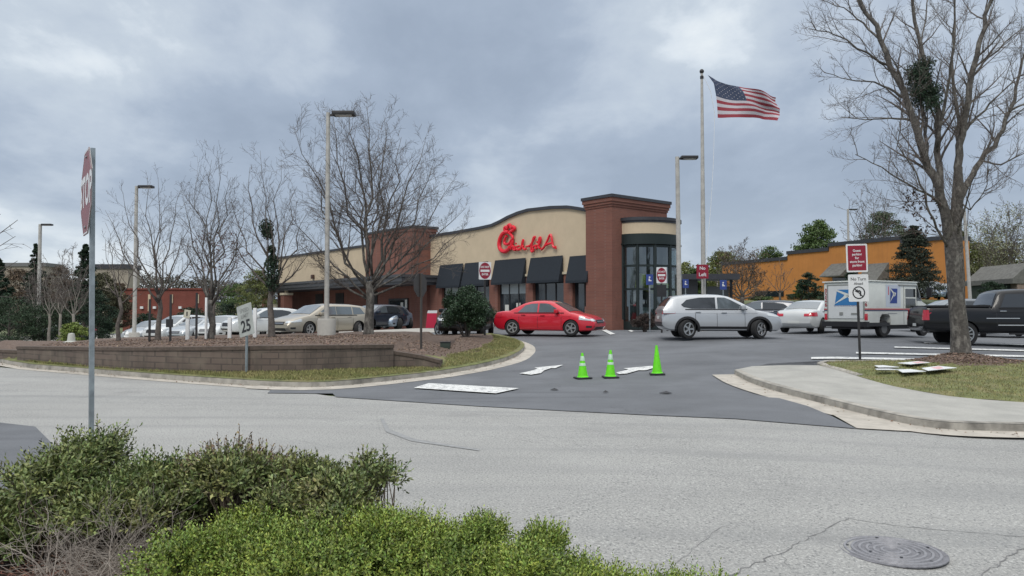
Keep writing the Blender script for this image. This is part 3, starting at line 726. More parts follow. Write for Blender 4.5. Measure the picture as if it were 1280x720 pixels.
pv = thing('shingle_pavilion', 'dark green entry pavilion with grey shingle roof and stone pillars at far right', 'building', (X(1284, 70), 70, T(X(1284, 70), 70)))
m = MB(); zr = lambda r: Z(r, 70)-pv.location.z
m.prism([(-3.6, zr(350)), (-2, zr(331)), (6, zr(330)), (9, zr(350)), (9, zr(352)-.3), (-3.6, zr(352)-.3)], -3.5, 3.5, lambda a, z, t: (a, t, z)); m.build('roof', M_SHING, pv)
m = MB(); m.box(-3.4, 8, -2.4, 3, -.5, zr(352)-.3); m.build('wall', mat('dark_green_wall', (.03, .045, .035), .8, var=.2), pv)
for x in (-2.6, .9, 3.2):
    m = MB(); m.box(x-.55, x+.55, -3.4, -2.5, -.5, zr(352)-.3); m.build('stone_pillar', mat('pillar_stone', (.22, .17, .14), .95, var=.3, scale=2, bump=.5), pv)
for x in (-1.6, 1.9):
    m = MB(); m.box(x, x+.9, -2.5, -2.42, 0, 2.4); m.build('door', mat('green_door', (.03, .10, .08), .6), pv)

def bldg(name, label, px0, px1, rt, d, depth, m_wall, dz=.4, cap=None, z0=-2.5):
    o = thing(name, label, 'building', (X((px0+px1)/2, d), d, 0)); hw = (X(px1, d)-X(px0, d))/2; zt = Z(rt, d)
    m = MB(); m.box(-hw, hw, 0, depth, z0, zt); m.build('wall', m_wall, o)
    m = MB(); m.box(-hw-.15, hw+.15, -.15, depth+.15, zt, zt+dz); m.build('parapet', cap or M_CORN, o); return o, hw, zt
M_BR2 = brick_mat('plain_brick', (.20, .05, .035), (.17, .045, .03), (.20, .09, .07), 1.5)
o, hw, zt = bldg('brick_building', 'plain dark red brick building with pale lamp strips behind the parked white cars', 154, 256, 362, 86, 2.5, M_BR2, .15, M_BR2)
for px in (187, 215, 247.5):
    m = MB(); x = X(px, 86)-o.location.x; m.box(x-.13, x+.13, -.12, -.01, Z(389 if px == 187 else 379, 86), Z(368, 86)); m.build('downpipe', M_CREAM, o)
for px in (178, 194, 226):
    m = MB(); x = X(px, 86)-o.location.x; m.box(x-.16, x+.16, -.22, -.01, Z(386, 86), Z(383, 86)); m.build('wall_lamp', M_WHITE, o)
M_TAN = mat('tan_wall', (.33, .29, .235), .9, var=.08, scale=.5)
bldg('tan_building', 'pale tan flat-roofed building glimpsed left of the brick building behind bare trees', 118, 160, 336, 98, 3, M_TAN, .6, M_CORN)
bldg('tan_building', 'pale beige building with a grey band at the far left edge behind the evergreens', -60, 56, 333, 104, 4, M_TAN, .5, mat('grey_band', (.16, .16, .16), .8))
bldg('white_building', 'long pale low building faintly seen through the trees between the brick building and the restaurant', 256, 345, 379, 120, 10, M_TAN, .3, M_CORN)
# ============================================================ VEHICLES
def paint(name, col, metal=.3, coat=.8): return mat('paint_'+name, col, .32, metal, coat=coat, spec=.5 if coat > .5 else .3)
M_TYRE = mat('tyre_rubber', (.018, .018, .019), .85)
M_RIM = mat('alloy_rim', (.50, .51, .52), .3, .85)
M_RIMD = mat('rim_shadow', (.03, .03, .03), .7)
M_CGLASS = mat('car_glass', (.13, .155, .17), .06, .38, spec=1.0, coat=.8)
M_CGLASS2 = mat('tinted_car_glass', (.035, .04, .045), .05, .2, spec=.8, coat=.4)
M_HEAD = mat('headlight_glass', (.62, .65, .66), .08, .3, coat=1)
M_TAIL = mat('tail_light_red', (.48, .012, .03), .15, coat=1)
M_CHROME = mat('chrome', (.65, .66, .67), .15, 1)
M_PLATE = mat('number_plate_white', (.6, .62, .6), .5)
M_TRIM = mat('black_trim', (.014, .014, .016), .5)

def keyf(keys, sm=.05):
    def f(s): return (interp(s-sm, keys) + 2*interp(s, keys) + interp(s+sm, keys))/4
    return f
SECT = [(0, .86), (.07, .955), (.22, .99), (.45, 1.0), (.68, .988), (.86, .962), (.96, .92), (1, .86)]

class Car:
    def __init__(c, name, label, spec, loc, rz, group=None, cat='car', simple=False):
        c.S = spec; c.root = thing(name, label, cat, loc, rz, group)
        c.L = spec['L']; c.W = spec['W']/2; c.simple = simple
        c.zt = keyf(spec['top']); c.zb = keyf(spec['bot'])
        c.pm = spec['paint']
        c.fr = spec.get('round_f', .20); c.rr = spec.get('round_r', .13); c.rd = spec.get('round_len', .75)
        c.body(); c.cabin(); c.wheels(); c.details()
    def w(c, s):
        d1 = max(0, 1-(c.L-s)/c.rd); d0 = max(0, 1-s/c.rd)
        return c.W*(1 - c.fr*d1**2.4 - c.rr*d0**2.6)
    def sy(c, s, z):
        zb, zt = c.zb(s), c.zt(s); t = 0 if zt-zb < .01 else (z-zb)/(zt-zb); return c.w(s)*interp(t, SECT)
    def xf(c, y, z, front=True):
        n = 300; rng = range(n) 
        for k in rng:
            s = c.L - .004*k if front else .004*k
            if s < 0 or s > c.L: continue
            if c.zb(s) <= z <= c.zt(s)+.03 and c.sy(s, z) >= abs(y): return s
        return c.L-1.2 if front else 1.2
    def P(c, s, y, z): return (s-c.L/2, y, z)
    def body(c):
        L = c.L; ss = sorted(set([0, .01, .03, .07, .12, .2, .3] + [.3+(L-.6)*k/30 for k in range(31)] + [L-.3, L-.2, L-.12, L-.07, L-.03, L-.01, L]))
        mb = MB(); n = len(SECT)*2+3; 
        for s in ss:
            zb, zt, w = c.zb(s), c.zt(s), c.w(s); h = zt-zb; cr = min(.03, h*.1)
            half = [(w*f, zb+h*t) for t, f in SECT]
            ring = [(0, zb)] + half + [(half[-1][0]*.6, zt+cr*.7), (0, zt+cr), (-half[-1][0]*.6, zt+cr*.7)] + [(-a, b) for a, b in reversed(half)]
            n = len(ring); mb.v += [c.P(s, a, b) for a, b in ring]
        m = len(ss)
        for i in range(m-1):
            for k in range(n): mb.f.append((i*n+k, i*n+(k+1) % n, (i+1)*n+(k+1) % n, (i+1)*n+k)); mb.m.append(0)
        mb.f += [tuple(range(n)), tuple(range((m-1)*n, m*n))[::-1]]; mb.m += [0, 0]
        me = mb.mesh('body', [c.pm, M_TRIM]); o = bpy.data.objects.new('body', me); COL.objects.link(o)
        # wheel arches
        cut = MB(); R_ = c.S['R']*1.13
        for wx in c.S['wheels']:
            for sgn in (-1, 1):
                y0, y1 = sorted((sgn*(c.W-.34), sgn*(c.W+.3))); k = 28
                pts = [(wx-L/2+R_*math.cos(2*math.pi*j/k), c.S['R']+R_*math.sin(2*math.pi*j/k)) for j in range(k)]
                cut.prism(pts, y0, y1, lambda a, b, t: (a, t, b), 1)
        cm = cut.mesh('cut', [c.pm, M_TRIM]); co_ = bpy.data.objects.new('cut', cm); COL.objects.link(co_)
        md = o.modifiers.new('b', 'BOOLEAN'); md.operation = 'DIFFERENCE'; md.object = co_; md.solver = 'EXACT'
        dg = bpy.context.evaluated_depsgraph_get(); new = bpy.data.meshes.new_from_object(o.evaluated_get(dg))
        bpy.data.objects.remove(o); bpy.data.objects.remove(co_)
        new.polygons.foreach_set('use_smooth', [True]*len(new.polygons)); new.set_sharp_from_angle(angle=R(28))
        b = bpy.data.objects.new('body', new); COL.objects.link(b); b.parent = c.root; c.b = b
        # darker sill band / wheel arch lips
        if c.S.get('clad'):
            a, e = c.S['wheels'][0]+R_-.02, c.S['wheels'][1]-R_+.02
            for sg_ in (1, -1):
                m2 = MB()
                vs = []; k = 12
                for i in range(k+1):
                    s = a+(e-a)*i/k
                    for z in (c.zb(s)+.0, c.zb(s)+.09, c.zb(s)+.17): vs.append(c.P(s, sg_*(c.sy(s, z)+.012), z))
                m2.add(vs, [(i*3+j, i*3+j+1, i*3+j+4, i*3+j+3) for i in range(k) for j in range(2)])
                for wx in c.S['wheels']:
                    vs = []; k = 16
                    for i in range(k+1):
                        t = math.pi*(-.08+1.16*i/k)
                        for r in (R_-.01, R_+.075):
                            s, z = wx+r*math.cos(t), c.S['R']+r*math.sin(t)
                            s = min(max(s, .02), L-.02); vs.append(c.P(s, sg_*(c.sy(s, max(z, c.zb(s)))+.014), z))
                    m2.add(vs, [(i*2, i*2+1, i*2+3, i*2+2) for i in range(k)])
                m2.build('lower_cladding', M_TRIM, c.root)
    def cabin(c):
        S = c.S; gk = S['cab']; g = keyf(gk, .06); c.g = g; s0, s1 = gk[0][0], gk[-1][0]; c.wb = c.W*S.get('cabw', .93); c.tm = S.get('tumble', .32)
        zbelt = S['belt']; c.zbelt = zbelt
        mb = MB(); N_ = 34; ring_n = 0
        for i in range(N_+1):
            s = s0+(s1-s0)*i/N_; zt = max(g(s), zbelt-.10); zb0 = zbelt-.14
            def yw(z): return c.wb-(z-zbelt)*c.tm
            edge = min(.10, max(.02, (zt-zb0)*.25))
            half = [(yw(zb0), zb0), (yw(zt-edge), zt-edge), (yw(zt-edge*.3)-edge*.18, zt-edge*.35), (yw(zt)-edge*.75, zt-.005)]
            cr = .035; ring = half + [(half[-1][0]*.55, zt+cr*.6), (0, zt+cr), (-half[-1][0]*.55, zt+cr*.6)] + [(-a, b) for a, b in reversed(half)]
            ring_n = len(ring); mb.v += [c.P(s, a, b) for a, b in ring]
        n = ring_n
        for i in range(N_):
            for k in range(n-1): mb.f.append((i*n+k, i*n+k+1, (i+1)*n+k+1, (i+1)*n+k)); mb.m.append(0)
        mb.f += [tuple(range(n))[::-1], tuple(range(N_*n, (N_+1)*n))]; mb.m += [0, 0]
        c.cab = mb.build('roof', S.get('roofpaint', c.pm), c.root, True, 40)
        def yw(z): return c.wb-(z-zbelt)*c.tm
        for poly, m_, nm in S['sidewin']:
            for sg_ in (1, -1):
                if c.simple and sg_ > 0 and False: continue
                q = MB(); vs = [c.P(s, sg_*(yw(z)+.008), z) for s, z in poly]; vi = [c.P(s, sg_*(yw(z)-.02), z) for s, z in poly]; k = len(poly)
                q.add(vs+vi, [tuple(range(k))] + [(i, (i+1) % k, k+(i+1) % k, k+i) for i in range(k)])
                q.build('side_window', m_, c.root)
        for (a, b, nm) in ((S['wind'][0], S['wind'][1], 'windscreen'), (S['rearw'][0], S['rearw'][1], 'rear_window')):
            if a is None: continue
            q = MB(); k, h = 10, 8
            for i in range(k+1):
                s = a+(b-a)*i/k; zt = g(s); hw = (yw(zt)-.10)
                for j in range(h+1):
                    y = hw*(-1+2*j/h); q.v.append(c.P(s, y, zt+.035*(1-(y/hw)**2*.9)+.012))
            q.f = [(i*(h+1)+j, i*(h+1)+j+1, (i+1)*(h+1)+j+1, (i+1)*(h+1)+j) for i in range(k) for j in range(h)]; q.m = [0]*len(q.f)
            q.build(nm, S.get('glass2', M_CGLASS) if nm == 'rear_window' else M_CGLASS, c.root, True)
        # black belt line moulding
        a, b = S['beltline']
        for sg_ in (1, -1):
            q = MB(); y0, y1 = sorted((sg_*(yw(zbelt)-.02), sg_*(yw(zbelt)+.016))); q.box(a-c.L/2, b-c.L/2, y0, y1, zbelt-.012, zbelt+.022)
            q.build('window_trim', S.get('trimmat', M_TRIM), c.root)
    def wheels(c):
        Rr = c.S['R']; nsp = c.S.get('spokes', 5); rimr = Rr*c.S.get('rimf', .68)
        proto = None
        for wx in c.S['wheels']:
            for sg_ in (1, -1):
                y = sg_*(c.W-.11)
                wo = bpy.data.objects.new('wheel', None); COL.objects.link(wo); wo.parent = c.root; wo.location = (wx-c.L/2, y, Rr)
                wo.rotation_euler = (R(-90) if sg_ > 0 else R(90), 0, random.uniform(0, 1.2)); wo.empty_display_size = .2
                if proto is None:
                    t = MB(); t.lathe([(rimr, -.11), (Rr-.02, -.11), (Rr, -.085), (Rr, .085), (Rr-.02, .11), (rimr, .115), (rimr-.02, .09)], 32)
                    ty = t.mesh('tyre', M_TYRE, True, 30)
                    r_ = MB(); n = 32
                    pr = [(rimr, .11), (rimr, .125), (rimr-.03, .125), (rimr-.04, .09)]
                    r_.add([(q*math.cos(2*math.pi*j/n), q*math.sin(2*math.pi*j/n), z) for q, z in pr for j in range(n)], [(i*n+j, i*n+(j+1) % n, (i+1)*n+(j+1) % n, (i+1)*n+j) for i in range(3) for j in range(n)])
                    for k in range(nsp):
                        a = 2*math.pi*k/nsp
                        def rot(x, y_, z, a=a): return (x*math.cos(a)-y_*math.sin(a), x*math.sin(a)+y_*math.cos(a), z)
                        wd = rimr*1.35/nsp
                        r_.add([rot(*p) for p in ((.03, -wd*.5, .075), (rimr-.02, -wd*.62, .10), (rimr-.02, wd*.62, .10), (.03, wd*.5, .075), (.03, -wd*.4, .115), (rimr-.02, -wd*.5, .118), (rimr-.02, wd*.5, .118), (.03, wd*.4, .115))],
                               [(0, 1, 5, 4), (2, 3, 7, 6), (4, 5, 6, 7), (1, 2, 6, 5)])
                    r_.lathe([(.001, .125), (.055, .125), (.06, .09)], 12); r_.m = [0]*len(r_.m)
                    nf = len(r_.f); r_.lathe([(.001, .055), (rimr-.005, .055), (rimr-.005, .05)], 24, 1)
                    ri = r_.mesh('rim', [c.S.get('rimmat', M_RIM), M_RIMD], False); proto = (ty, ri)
                for nm, me in (('tyre', proto[0]), ('rim', proto[1])):
                    o = bpy.data.objects.new(nm, me); COL.objects.link(o); o.parent = wo
    def patch(c, nm, m_, srange, zrange, both=True, k=8, h=3, off=.010, zf=None):
        """a panel that follows the side of the body"""
        for sg_ in ((1, -1) if both else (both,)):
            q = MB()
            for i in range(k+1):
                s = srange[0]+(srange[1]-srange[0])*i/k; z0, z1 = zf(i/k) if zf else zrange
                for j in range(h+1):
                    z = z0+(z1-z0)*j/h; q.v.append(c.P(s, sg_*(c.sy(s, min(z, c.zt(s)))+off), z))
            q.f = [(i*(h+1)+j, i*(h+1)+j+1, (i+1)*(h+1)+j+1, (i+1)*(h+1)+j) for i in range(k) for j in range(h)]; q.m = [0]*len(q.f)
            q.build(nm, m_, c.root, True)
    def fpatch(c, nm, m_, yr, zr, front=True, k=8, h=3, off=.012, parent=None, zfn=None):
        q = MB()
        for i in range(k+1):
            y = yr[0]+(yr[1]-yr[0])*i/k; z0, z1 = zfn(i/k) if zfn else zr
            for j in range(h+1):
                z = z0+(z1-z0)*j/h; s = c.xf(y, z, front); q.v.append(c.P(s+(off if front else -off), y, z))
        q.f = [(i*(h+1)+j, i*(h+1)+j+1, (i+1)*(h+1)+j+1, (i+1)*(h+1)+j) for i in range(k) for j in range(h)]; q.m = [0]*len(q.f)
        return q.build(nm, m_, parent or c.root, True)
    def seam(c, pts, w=.014):
        q = c._seam
        for sg_ in (1, -1):
            vs = []
            for s, z in pts:
                vs += [c.P(s-w/2, sg_*(c.sy(s, z)+.003), z), c.P(s+w/2, sg_*(c.sy(s, z)+.003), z)]
            q.add(vs, [(2*i, 2*i+1, 2*i+3, 2*i+2) for i in range(len(pts)-1)])
    def details(c):
        S = c.S; c._seam = MB(); zb = S['belt']
        for s in S.get('seams', []):
            zlo = c.zb(s)+.10; c.seam([(s, zlo+(zb-.05-zlo)*k/8) for k in range(9)])
        if c._seam.v: c._seam.build('door_seam', M_TRIM, c.root)
        for s, z in S.get('handles', []):
            for sg_ in (1, -1):
                q = MB(); y = sg_*(c.sy(s, z)+.02); q.box(s-.10-c.L/2, s+.10-c.L/2, min(y-.03, y+.012), max(y-.03, y+.012), z-.016, z+.016); q.build('door_handle', S.get('handlemat', c.pm), c.root, bevel=.008)
        sm = S['mirror']
        for sg_ in (1, -1):
            q = MB(); y = sg_*(c.W+.02); q.box(sm-.08-c.L/2, sm+.08-c.L/2, y-.12, y+.10, zb+.0, zb+.16)
            q.build('wing_mirror', S.get('mirrormat', c.pm), c.root, bevel=.035)
        for a in S.get('patches', []): c.patch(*a[0:4], **a[4])
        for a in S.get('fpatches', []):
            nm, m_, yr, zr, kw = a
            c.fpatch(nm, m_, yr, zr, **kw)
            if kw.get('_mirror'): pass

def sedan(paintm, L=4.6, W=1.80, H=1.46, **kw):
    k = L/4.6; h = H/1.46
    S = dict(L=L, W=W, R=.325, wheels=(.92*k, 3.62*k), paint=paintm, belt=.93*h, beltline=(1.0*k, 3.30*k), spokes=5,
        top=[(0, .62*h), (.03, .86*h), (.12, .97*h), (.5, 1.02*h), (.95*k, 1.0*h), (1.5*k, .94*h), (3.3*k, .95*h), (3.65*k, .935*h), (4.1*k, .84*h), (4.4*k, .74*h), (L-.05, .62*h), (L, .50*h)],
        bot=[(0, .46), (.08, .30), (.3, .22), (L-.5, .19), (L-.12, .22), (L, .40)],
        cab=[(.55*k, .93*h), (.72*k, 1.0*h), (1.05*k, 1.18*h), (1.42*k, 1.35*h), (1.8*k, 1.43*h), (2.2*k, H-.02), (2.55*k, 1.42*h), (2.8*k, 1.36*h), (3.2*k, 1.15*h), (3.55*k, .96*h), (3.62*k, .90*h)],
        wind=(2.80*k, 3.50*k), rearw=(.80*k, 1.45*k),
        sidewin=[([(1.18*k, .965*h), (2.08*k, .965*h), (2.08*k, 1.335*h), (1.78*k, 1.325*h), (1.5*k, 1.26*h)], M_CGLASS, 'r'),
                 ([(2.15*k, .965*h), (3.12*k, .965*h), (2.98*k, 1.10*h), (2.62*k, 1.30*h), (2.45*k, 1.335*h), (2.15*k, 1.34*h)], M_CGLASS, 'f')],
        seams=(1.25*k, 2.12*k, 3.2*k), handles=((1.45*k, .86*h), (2.35*k, .84*h)), mirror=3.0*k,
        patches=[('headlight', M_HEAD, (L-.62, L-.14), (.64, .74), dict(zf=lambda t: (.66*h-.04*t, .80*h-.13*t))),
                 ('tail_light', M_TAIL, (.05, .42), (.72, .88), dict(zf=lambda t: (.74*h, .90*h+.02*t))),
                 ('fog_lamp', M_TRIM, (L-.32, L-.10), (.34, .42), {})],
        fpatches=[('grille', M_TRIM, (-.42, .42), (.52*h, .66*h), {}), ('lower_intake', M_TRIM, (-.5, .5), (.26, .38), {}), ('chrome_strip', M_CHROME, (-.40, .40), (.585*h, .605*h), dict(off=.02)),
                  ('number_plate', M_PLATE, (-.26, .26), (.42, .54), dict(front=False)),
                  ('tail_light', M_TAIL, (.46, .76), (.74*h, .86*h), dict(front=False)), ('tail_light', M_TAIL, (-.76, -.46), (.74*h, .86*h), dict(front=False)),
                  ('headlight', M_HEAD, (.50, .74), (.60*h, .70*h), {}), ('headlight', M_HEAD, (-.74, -.50), (.60*h, .70*h), {})])
    S.update(kw); return S
def suv(paintm, L=4.48, W=1.86, H=1.66, **kw):
    k = L/4.48; h = H/1.66
    S = dict(L=L, W=W, R=.355, wheels=(.92*k, 3.59*k), paint=paintm, belt=1.08*h, beltline=(.85*k, 3.15*k), spokes=5, clad=True, cabw=.93, tumble=.30,
        top=[(0, .72*h), (.03, .95*h), (.1, 1.06*h), (.5, 1.10*h), (3.2*k, 1.07*h), (3.5*k, 1.05*h), (3.9*k, .99*h), (4.2*k, .92*h), (4.36*k, .84*h), (L-.04, .74*h), (L, .55*h)],
        bot=[(0, .52), (.08, .38), (.3, .29), (L-.5, .27), (L-.15, .28), (L, .44)],
        cab=[(.03*k, 1.05*h), (.12*k, 1.22*h), (.30*k, 1.48*h), (.42*k, 1.56*h), (.9*k, 1.62*h), (1.7*k, H-.02), (2.2*k, 1.62*h), (2.5*k, 1.57*h), (2.9*k, 1.38*h), (3.3*k, 1.16*h), (3.48*k, 1.06*h), (3.52*k, 1.0*h)],
        wind=(2.58*k, 3.40*k), rearw=(.10*k, .34*k), glass2=M_CGLASS2,
        sidewin=[([(.70*k, 1.26*h), (.80*k, 1.17*h), (1.1*k, 1.115*h), (1.98*k, 1.115*h), (1.98*k, 1.535*h), (1.4*k, 1.53*h), (.92*k, 1.45*h)], M_CGLASS2, 'r'),
                 ([(2.05*k, 1.115*h), (3.08*k, 1.115*h), (2.92*k, 1.24*h), (2.55*k, 1.44*h), (2.34*k, 1.53*h), (2.05*k, 1.535*h)], M_CGLASS, 'f')],
        seams=(1.22*k, 2.02*k, 3.05*k), handles=((1.32*k, .99*h), (2.28*k, .97*h)), mirror=2.98*k,
        patches=[('headlight', M_HEAD, (L-.60, L-.12), (.78, .9), dict(zf=lambda t: (.84*h-.05*t, .94*h-.10*t))),
                 ('tail_light', M_TAIL, (.02, .48), (.9, 1.05), dict(zf=lambda t: (.90*h+.03*t, 1.03*h-.03*t)))],
        fpatches=[('grille', M_TRIM, (-.45, .45), (.60*h, .80*h), {}), ('lower_intake', M_TRIM, (-.6, .6), (.36, .46), {}),
                  ('number_plate', M_PLATE, (-.26, .26), (.72, .84), dict(front=False)), ('rear_bumper', M_TRIM, (-.75, .75), (.44, .62), dict(front=False)),
                  ('tail_light', M_TAIL, (.52, .80), (.92*h, 1.02*h), dict(front=False)), ('tail_light', M_TAIL, (-.80, -.52), (.92*h, 1.02*h), dict(front=False)),
                  ('headlight', M_HEAD, (.52, .78), (.74*h, .82*h), {}), ('headlight', M_HEAD, (-.78, -.52), (.74*h, .82*h), {})])
    S.update(kw); return S

PW = paint('white', (.56, .58, .58), .1); PS = paint('silver_white', (.46, .48, .50), .45); PR = paint('red', (.56, .012, .030), .1)
PBEIGE = paint('beige', (.40, .36, .29), .45); PBLUE = paint('pale_blue', (.30, .38, .48), .45); PBLK = paint('black', (.006, .007, .009), 0, .35)
PGREY = paint('grey', (.13, .145, .16), .4); PSIL = paint('silver', (.42, .45, .47), .5); PDB = paint('dark_blue', (.02, .03, .05), .3)

def at(px, d, dz=0): x = X(px, d); return (x, d, T(x, d)+.03+dz)
red = Car('sedan', 'bright red sedan turning in front of the restaurant windows', sedan(PR, 4.6, 1.80, 1.48, round_f=.24), at(687, 32.8), R(-26), cat='car')
# SUV
s_ = suv(PS, 4.48, 1.85, 1.66); Car('suv', 'silver white SUV with black wheel arches passing in front of the round glass bay', s_, at(896, 29.2), R(-1), cat='car')
# white sedan seen from behind
Car('sedan', 'white sedan seen from behind left of the mail truck', sedan(PW, 4.7, 1.84, 1.45, round_r=.18), at(1019, 34.8), R(46))
# beige station wagon
wag = sedan(PBEIGE, 4.85, 1.82, 1.47)
k = 4.85/4.6
wag['cab'] = [(.10, .93), (.22, 1.12), (.45, 1.33), (.62, 1.38), (1.2, 1.44), (2.2*k, 1.455), (2.6*k, 1.42), (2.85*k, 1.36), (3.2*k, 1.15), (3.55*k, .96), (3.62*k, .90)]
wag['rearw'] = (.20, .44)
wag['sidewin'] = [([(.55, 1.0), (1.25, .98), (1.25, 1.33), (.78, 1.30)], M_CGLASS, ''), ([(1.32, .98), (2.12*k, .975), (2.12*k, 1.345), (1.32, 1.335)], M_CGLASS, ''), wag['sidewin'][1]]
Car('station_wagon', 'beige station wagon parked facing left beside the tall light pole', wag, at(403, 35.6, .05), R(232))
Car('sedan', 'pale blue small sedan under the drive-through canopy right of the beige wagon', sedan(PBLUE, 4.4, 1.74, 1.45), (X(489, 46), 46, .85-.30), R(262))
Car('hatchback', 'dark hatchback between the beige wagon and the pale blue sedan', suv(PDB, 4.2, 1.78, 1.5, clad=False), (X(468, 44), 44, .55), R(240))
Car('suv', 'black SUV mostly hidden behind the round green bush', suv(PBLK, 4.7, 1.88, 1.6), at(584, 33.2), R(263))
whites = [('hatchback', 'white hatchback parked behind the tilted speed limit sign', suv(PW, 4.3, 1.78, 1.6, clad=False), 329, 43, R(222)),
          ('sedan', 'low white sedan between the twin-stemmed tree and the speed limit sign', sedan(PW, 4.6, 1.8, 1.42), 283, 46.5, R(262)),
          ('sedan', 'pale grey-green sedan parked behind the twin-trunk tree', sedan(PSIL, 4.5, 1.78, 1.42), 252, 49, R(248)),
          ('suv', 'white SUV parked at the left of the row of cars before the brick building', suv(PW, 4.7, 1.9, 1.75, clad=False), 225, 50, R(250)),
          ('sedan', 'silver sedan furthest left in the parked row, half hidden by a tree trunk', sedan(PSIL, 4.5, 1.78, 1.45), 193, 52.5, R(255)),
          ('sedan', 'white sedan roof showing behind the low white sedan', sedan(PW, 4.5, 1.78, 1.5), 300, 52, R(250))]
for nm, lab, sp_c, px, d, rz in whites:
    x = X(px, d); Car(nm, lab, sp_c, (x, d, T(x, d)+.05), rz, 'cars parked in front of the brick building')
Car('estate_car', 'dark estate car with red tail lights beyond the bonnet of the silver SUV', suv(PDB, 4.6, 1.85, 1.5, clad=False), at(948, 42.5), R(158))
Car('sedan', 'dark car with red tail light just left of the white sedan seen from behind', sedan(PBLK, 4.5, 1.8, 1.42), at(968, 46), R(30))
Car('suv', 'silver SUV parked up on the bank behind the mail truck roof', suv(PSIL, 4.6, 1.9, 1.7, clad=False), at(1146, 73), R(190), 'cars parked by the orange building')
Car('sedan', 'blue-grey sedan parked up on the bank behind the big tree trunk', sedan(PBLUE, 4.6, 1.9, 1.5), at(1178, 71), R(220), 'cars parked by the orange building')
Car('suv', 'dark grey-green SUV between the mail truck and the black pickup', suv(PGREY, 4.6, 1.86, 1.62), at(1188, 37), R(185))
Car('sedan', 'white sedan glimpsed behind the bed of the black pickup', sedan(PW, 4.6, 1.8, 1.45), at(1250, 33.5), R(182))
Car('sedan', 'grey sedan at far left parked behind the evergreens', sedan(PGREY, 4.6, 1.8, 1.45), at(84, 62, .1), R(200))

# ---- pickup truck
pk = suv(PBLK, 5.8, 2.02, 1.97, R=.41, clad=False, wheels=(1.25, 4.95), belt=1.27, spokes=10, rimf=.66,
    top=[(0, .8), (.03, 1.25), (.08, 1.32), (1.0, 1.33), (2.1, 1.31), (2.2, 1.25), (4.3, 1.25), (4.6, 1.24), (5.3, 1.17), (5.6, 1.12), (5.75, 1.0), (5.8, .6)],
    bot=[(0, .60), (.1, .50), (.5, .48), (5.2, .42), (5.65, .45), (5.8, .6)], cabw=.94, tumble=.28,
    cab=[(2.08, 1.2), (2.14, 1.4), (2.3, 1.78), (2.45, 1.87), (3.0, 1.91), (3.5, 1.9), (3.9, 1.84), (4.2, 1.65), (4.6, 1.30), (4.65, 1.2)],
    wind=(3.95, 4.52), rearw=(2.13, 2.32), beltline=(2.3, 4.3), round_r=.05, round_f=.10,
    sidewin=[([(2.36, 1.31), (3.1, 1.31), (3.1, 1.76), (2.55, 1.75)], M_CGLASS2, ''), ([(3.18, 1.31), (4.22, 1.31), (3.85, 1.68), (3.65, 1.76), (3.18, 1.77)], M_CGLASS2, '')],
    seams=(2.22, 3.14, 4.25), handles=((2.42, 1.18), (3.4, 1.18)), handlemat=M_CHROME, mirror=4.1, roofpaint=PBLK,
    patches=[('headlight', M_HEAD, (5.3, 5.72), (.9, 1.05), {}), ('tail_light', M_TAIL, (.005, .16), (.88, 1.22), dict(h=2, off=.02))],
    fpatches=[('grille', M_CHROME, (-.6, .6), (.72, 1.05), {}), ('tail_light', M_TAIL, (.80, .97), (.88, 1.22), dict(front=False, off=.02)), ('tail_light', M_TAIL, (-.97, -.80), (.88, 1.22), dict(front=False, off=.02)),
              ('tailgate_handle', M_TRIM, (-.2, .2), (1.12, 1.18), dict(front=False, off=.03)), ('number_plate', M_PLATE, (-.2, .2), (.62, .76), dict(front=False, off=.03)), ('rear_bumper', M_CHROME, (-.95, .95), (.52, .66), dict(front=False, off=.05))])
pu = Car('pickup_truck', 'black pickup truck with chrome handles behind the big bare tree at right', pk, at(1258, 26.2), R(-12), cat='pickup truck')
q = MB(); q.box(.12-2.9, 2.06-2.9, -.80, .80, 1.345, 1.375); q.build('bed_cover', mat('vinyl_cover', (.03, .031, .033), .75), pu.root, bevel=.01)
for sg_ in (1, -1): q = MB(); q.box(.1-2.9, 2.06-2.9, sg_*.86-.05, sg_*.86+.05, 1.33, 1.385); q.build('bed_rail', M_TRIM, pu.root)
for a, b in ((-1.03, -.93), (.93, 1.03)): q = MB(); q.box(2.6-2.9, 4.2-2.9, a, b, .40, .46); q.build('side_step', M_TRIM, pu.root)
q = MB(); q.box(1.9-2.9, 2.9-2.9, -1.024, -.99, .93, .955); q.box(2.25-2.9, 4.25-2.9, -1.024, -.99, .70, .73); q.build('body_moulding', M_CHROME, pu.root)
q = MB(); q.lathe([(.001, 0), (.05, 0), (.05, .012), (.001, .012)], 10, fn=lambda x, y, z: (2.43-2.9, -1.02, 1.9)); 

# ---- mail truck
lt = thing('mail_truck', 'white postal delivery truck with blue eagle panels seen from behind', 'truck', at(1099, 30.6), R(32))
M_MW = mat('mail_white', (.62, .64, .60), .45, var=.05, scale=3, coat=.2)
M_BLUEL = mat('postal_blue', (.02, .05, .24), .5); M_BLUE2 = mat('bright_postal_blue', (.03, .17, .40), .5)
W2 = .95
prof = [(-2.2, .55), (-2.2, 2.08), (-2.12, 2.15), (.95, 2.15), (1.05, 2.1), (1.42, 1.38), (2.15, 1.12), (2.25, 1.0), (2.25, .55), (1.95, .5), (1.95, .72), (1.78, .84), (1.45, .84), (1.25, .72), (1.22, .46),
        (-.75, .46), (-.78, .76), (-.92, .88), (-1.32, .88), (-1.46, .76), (-1.5, .50)]
m = MB(); m.prism(prof, -W2, W2, lambda a, b, t: (a, t, b)); m.build('body', M_MW, lt, bevel=.03)
m = MB(); m.box(-2.26, 1.05, -W2-.04, W2+.04, 2.12, 2.17); m.build('roof_lip', M_MW, lt, bevel=.02)
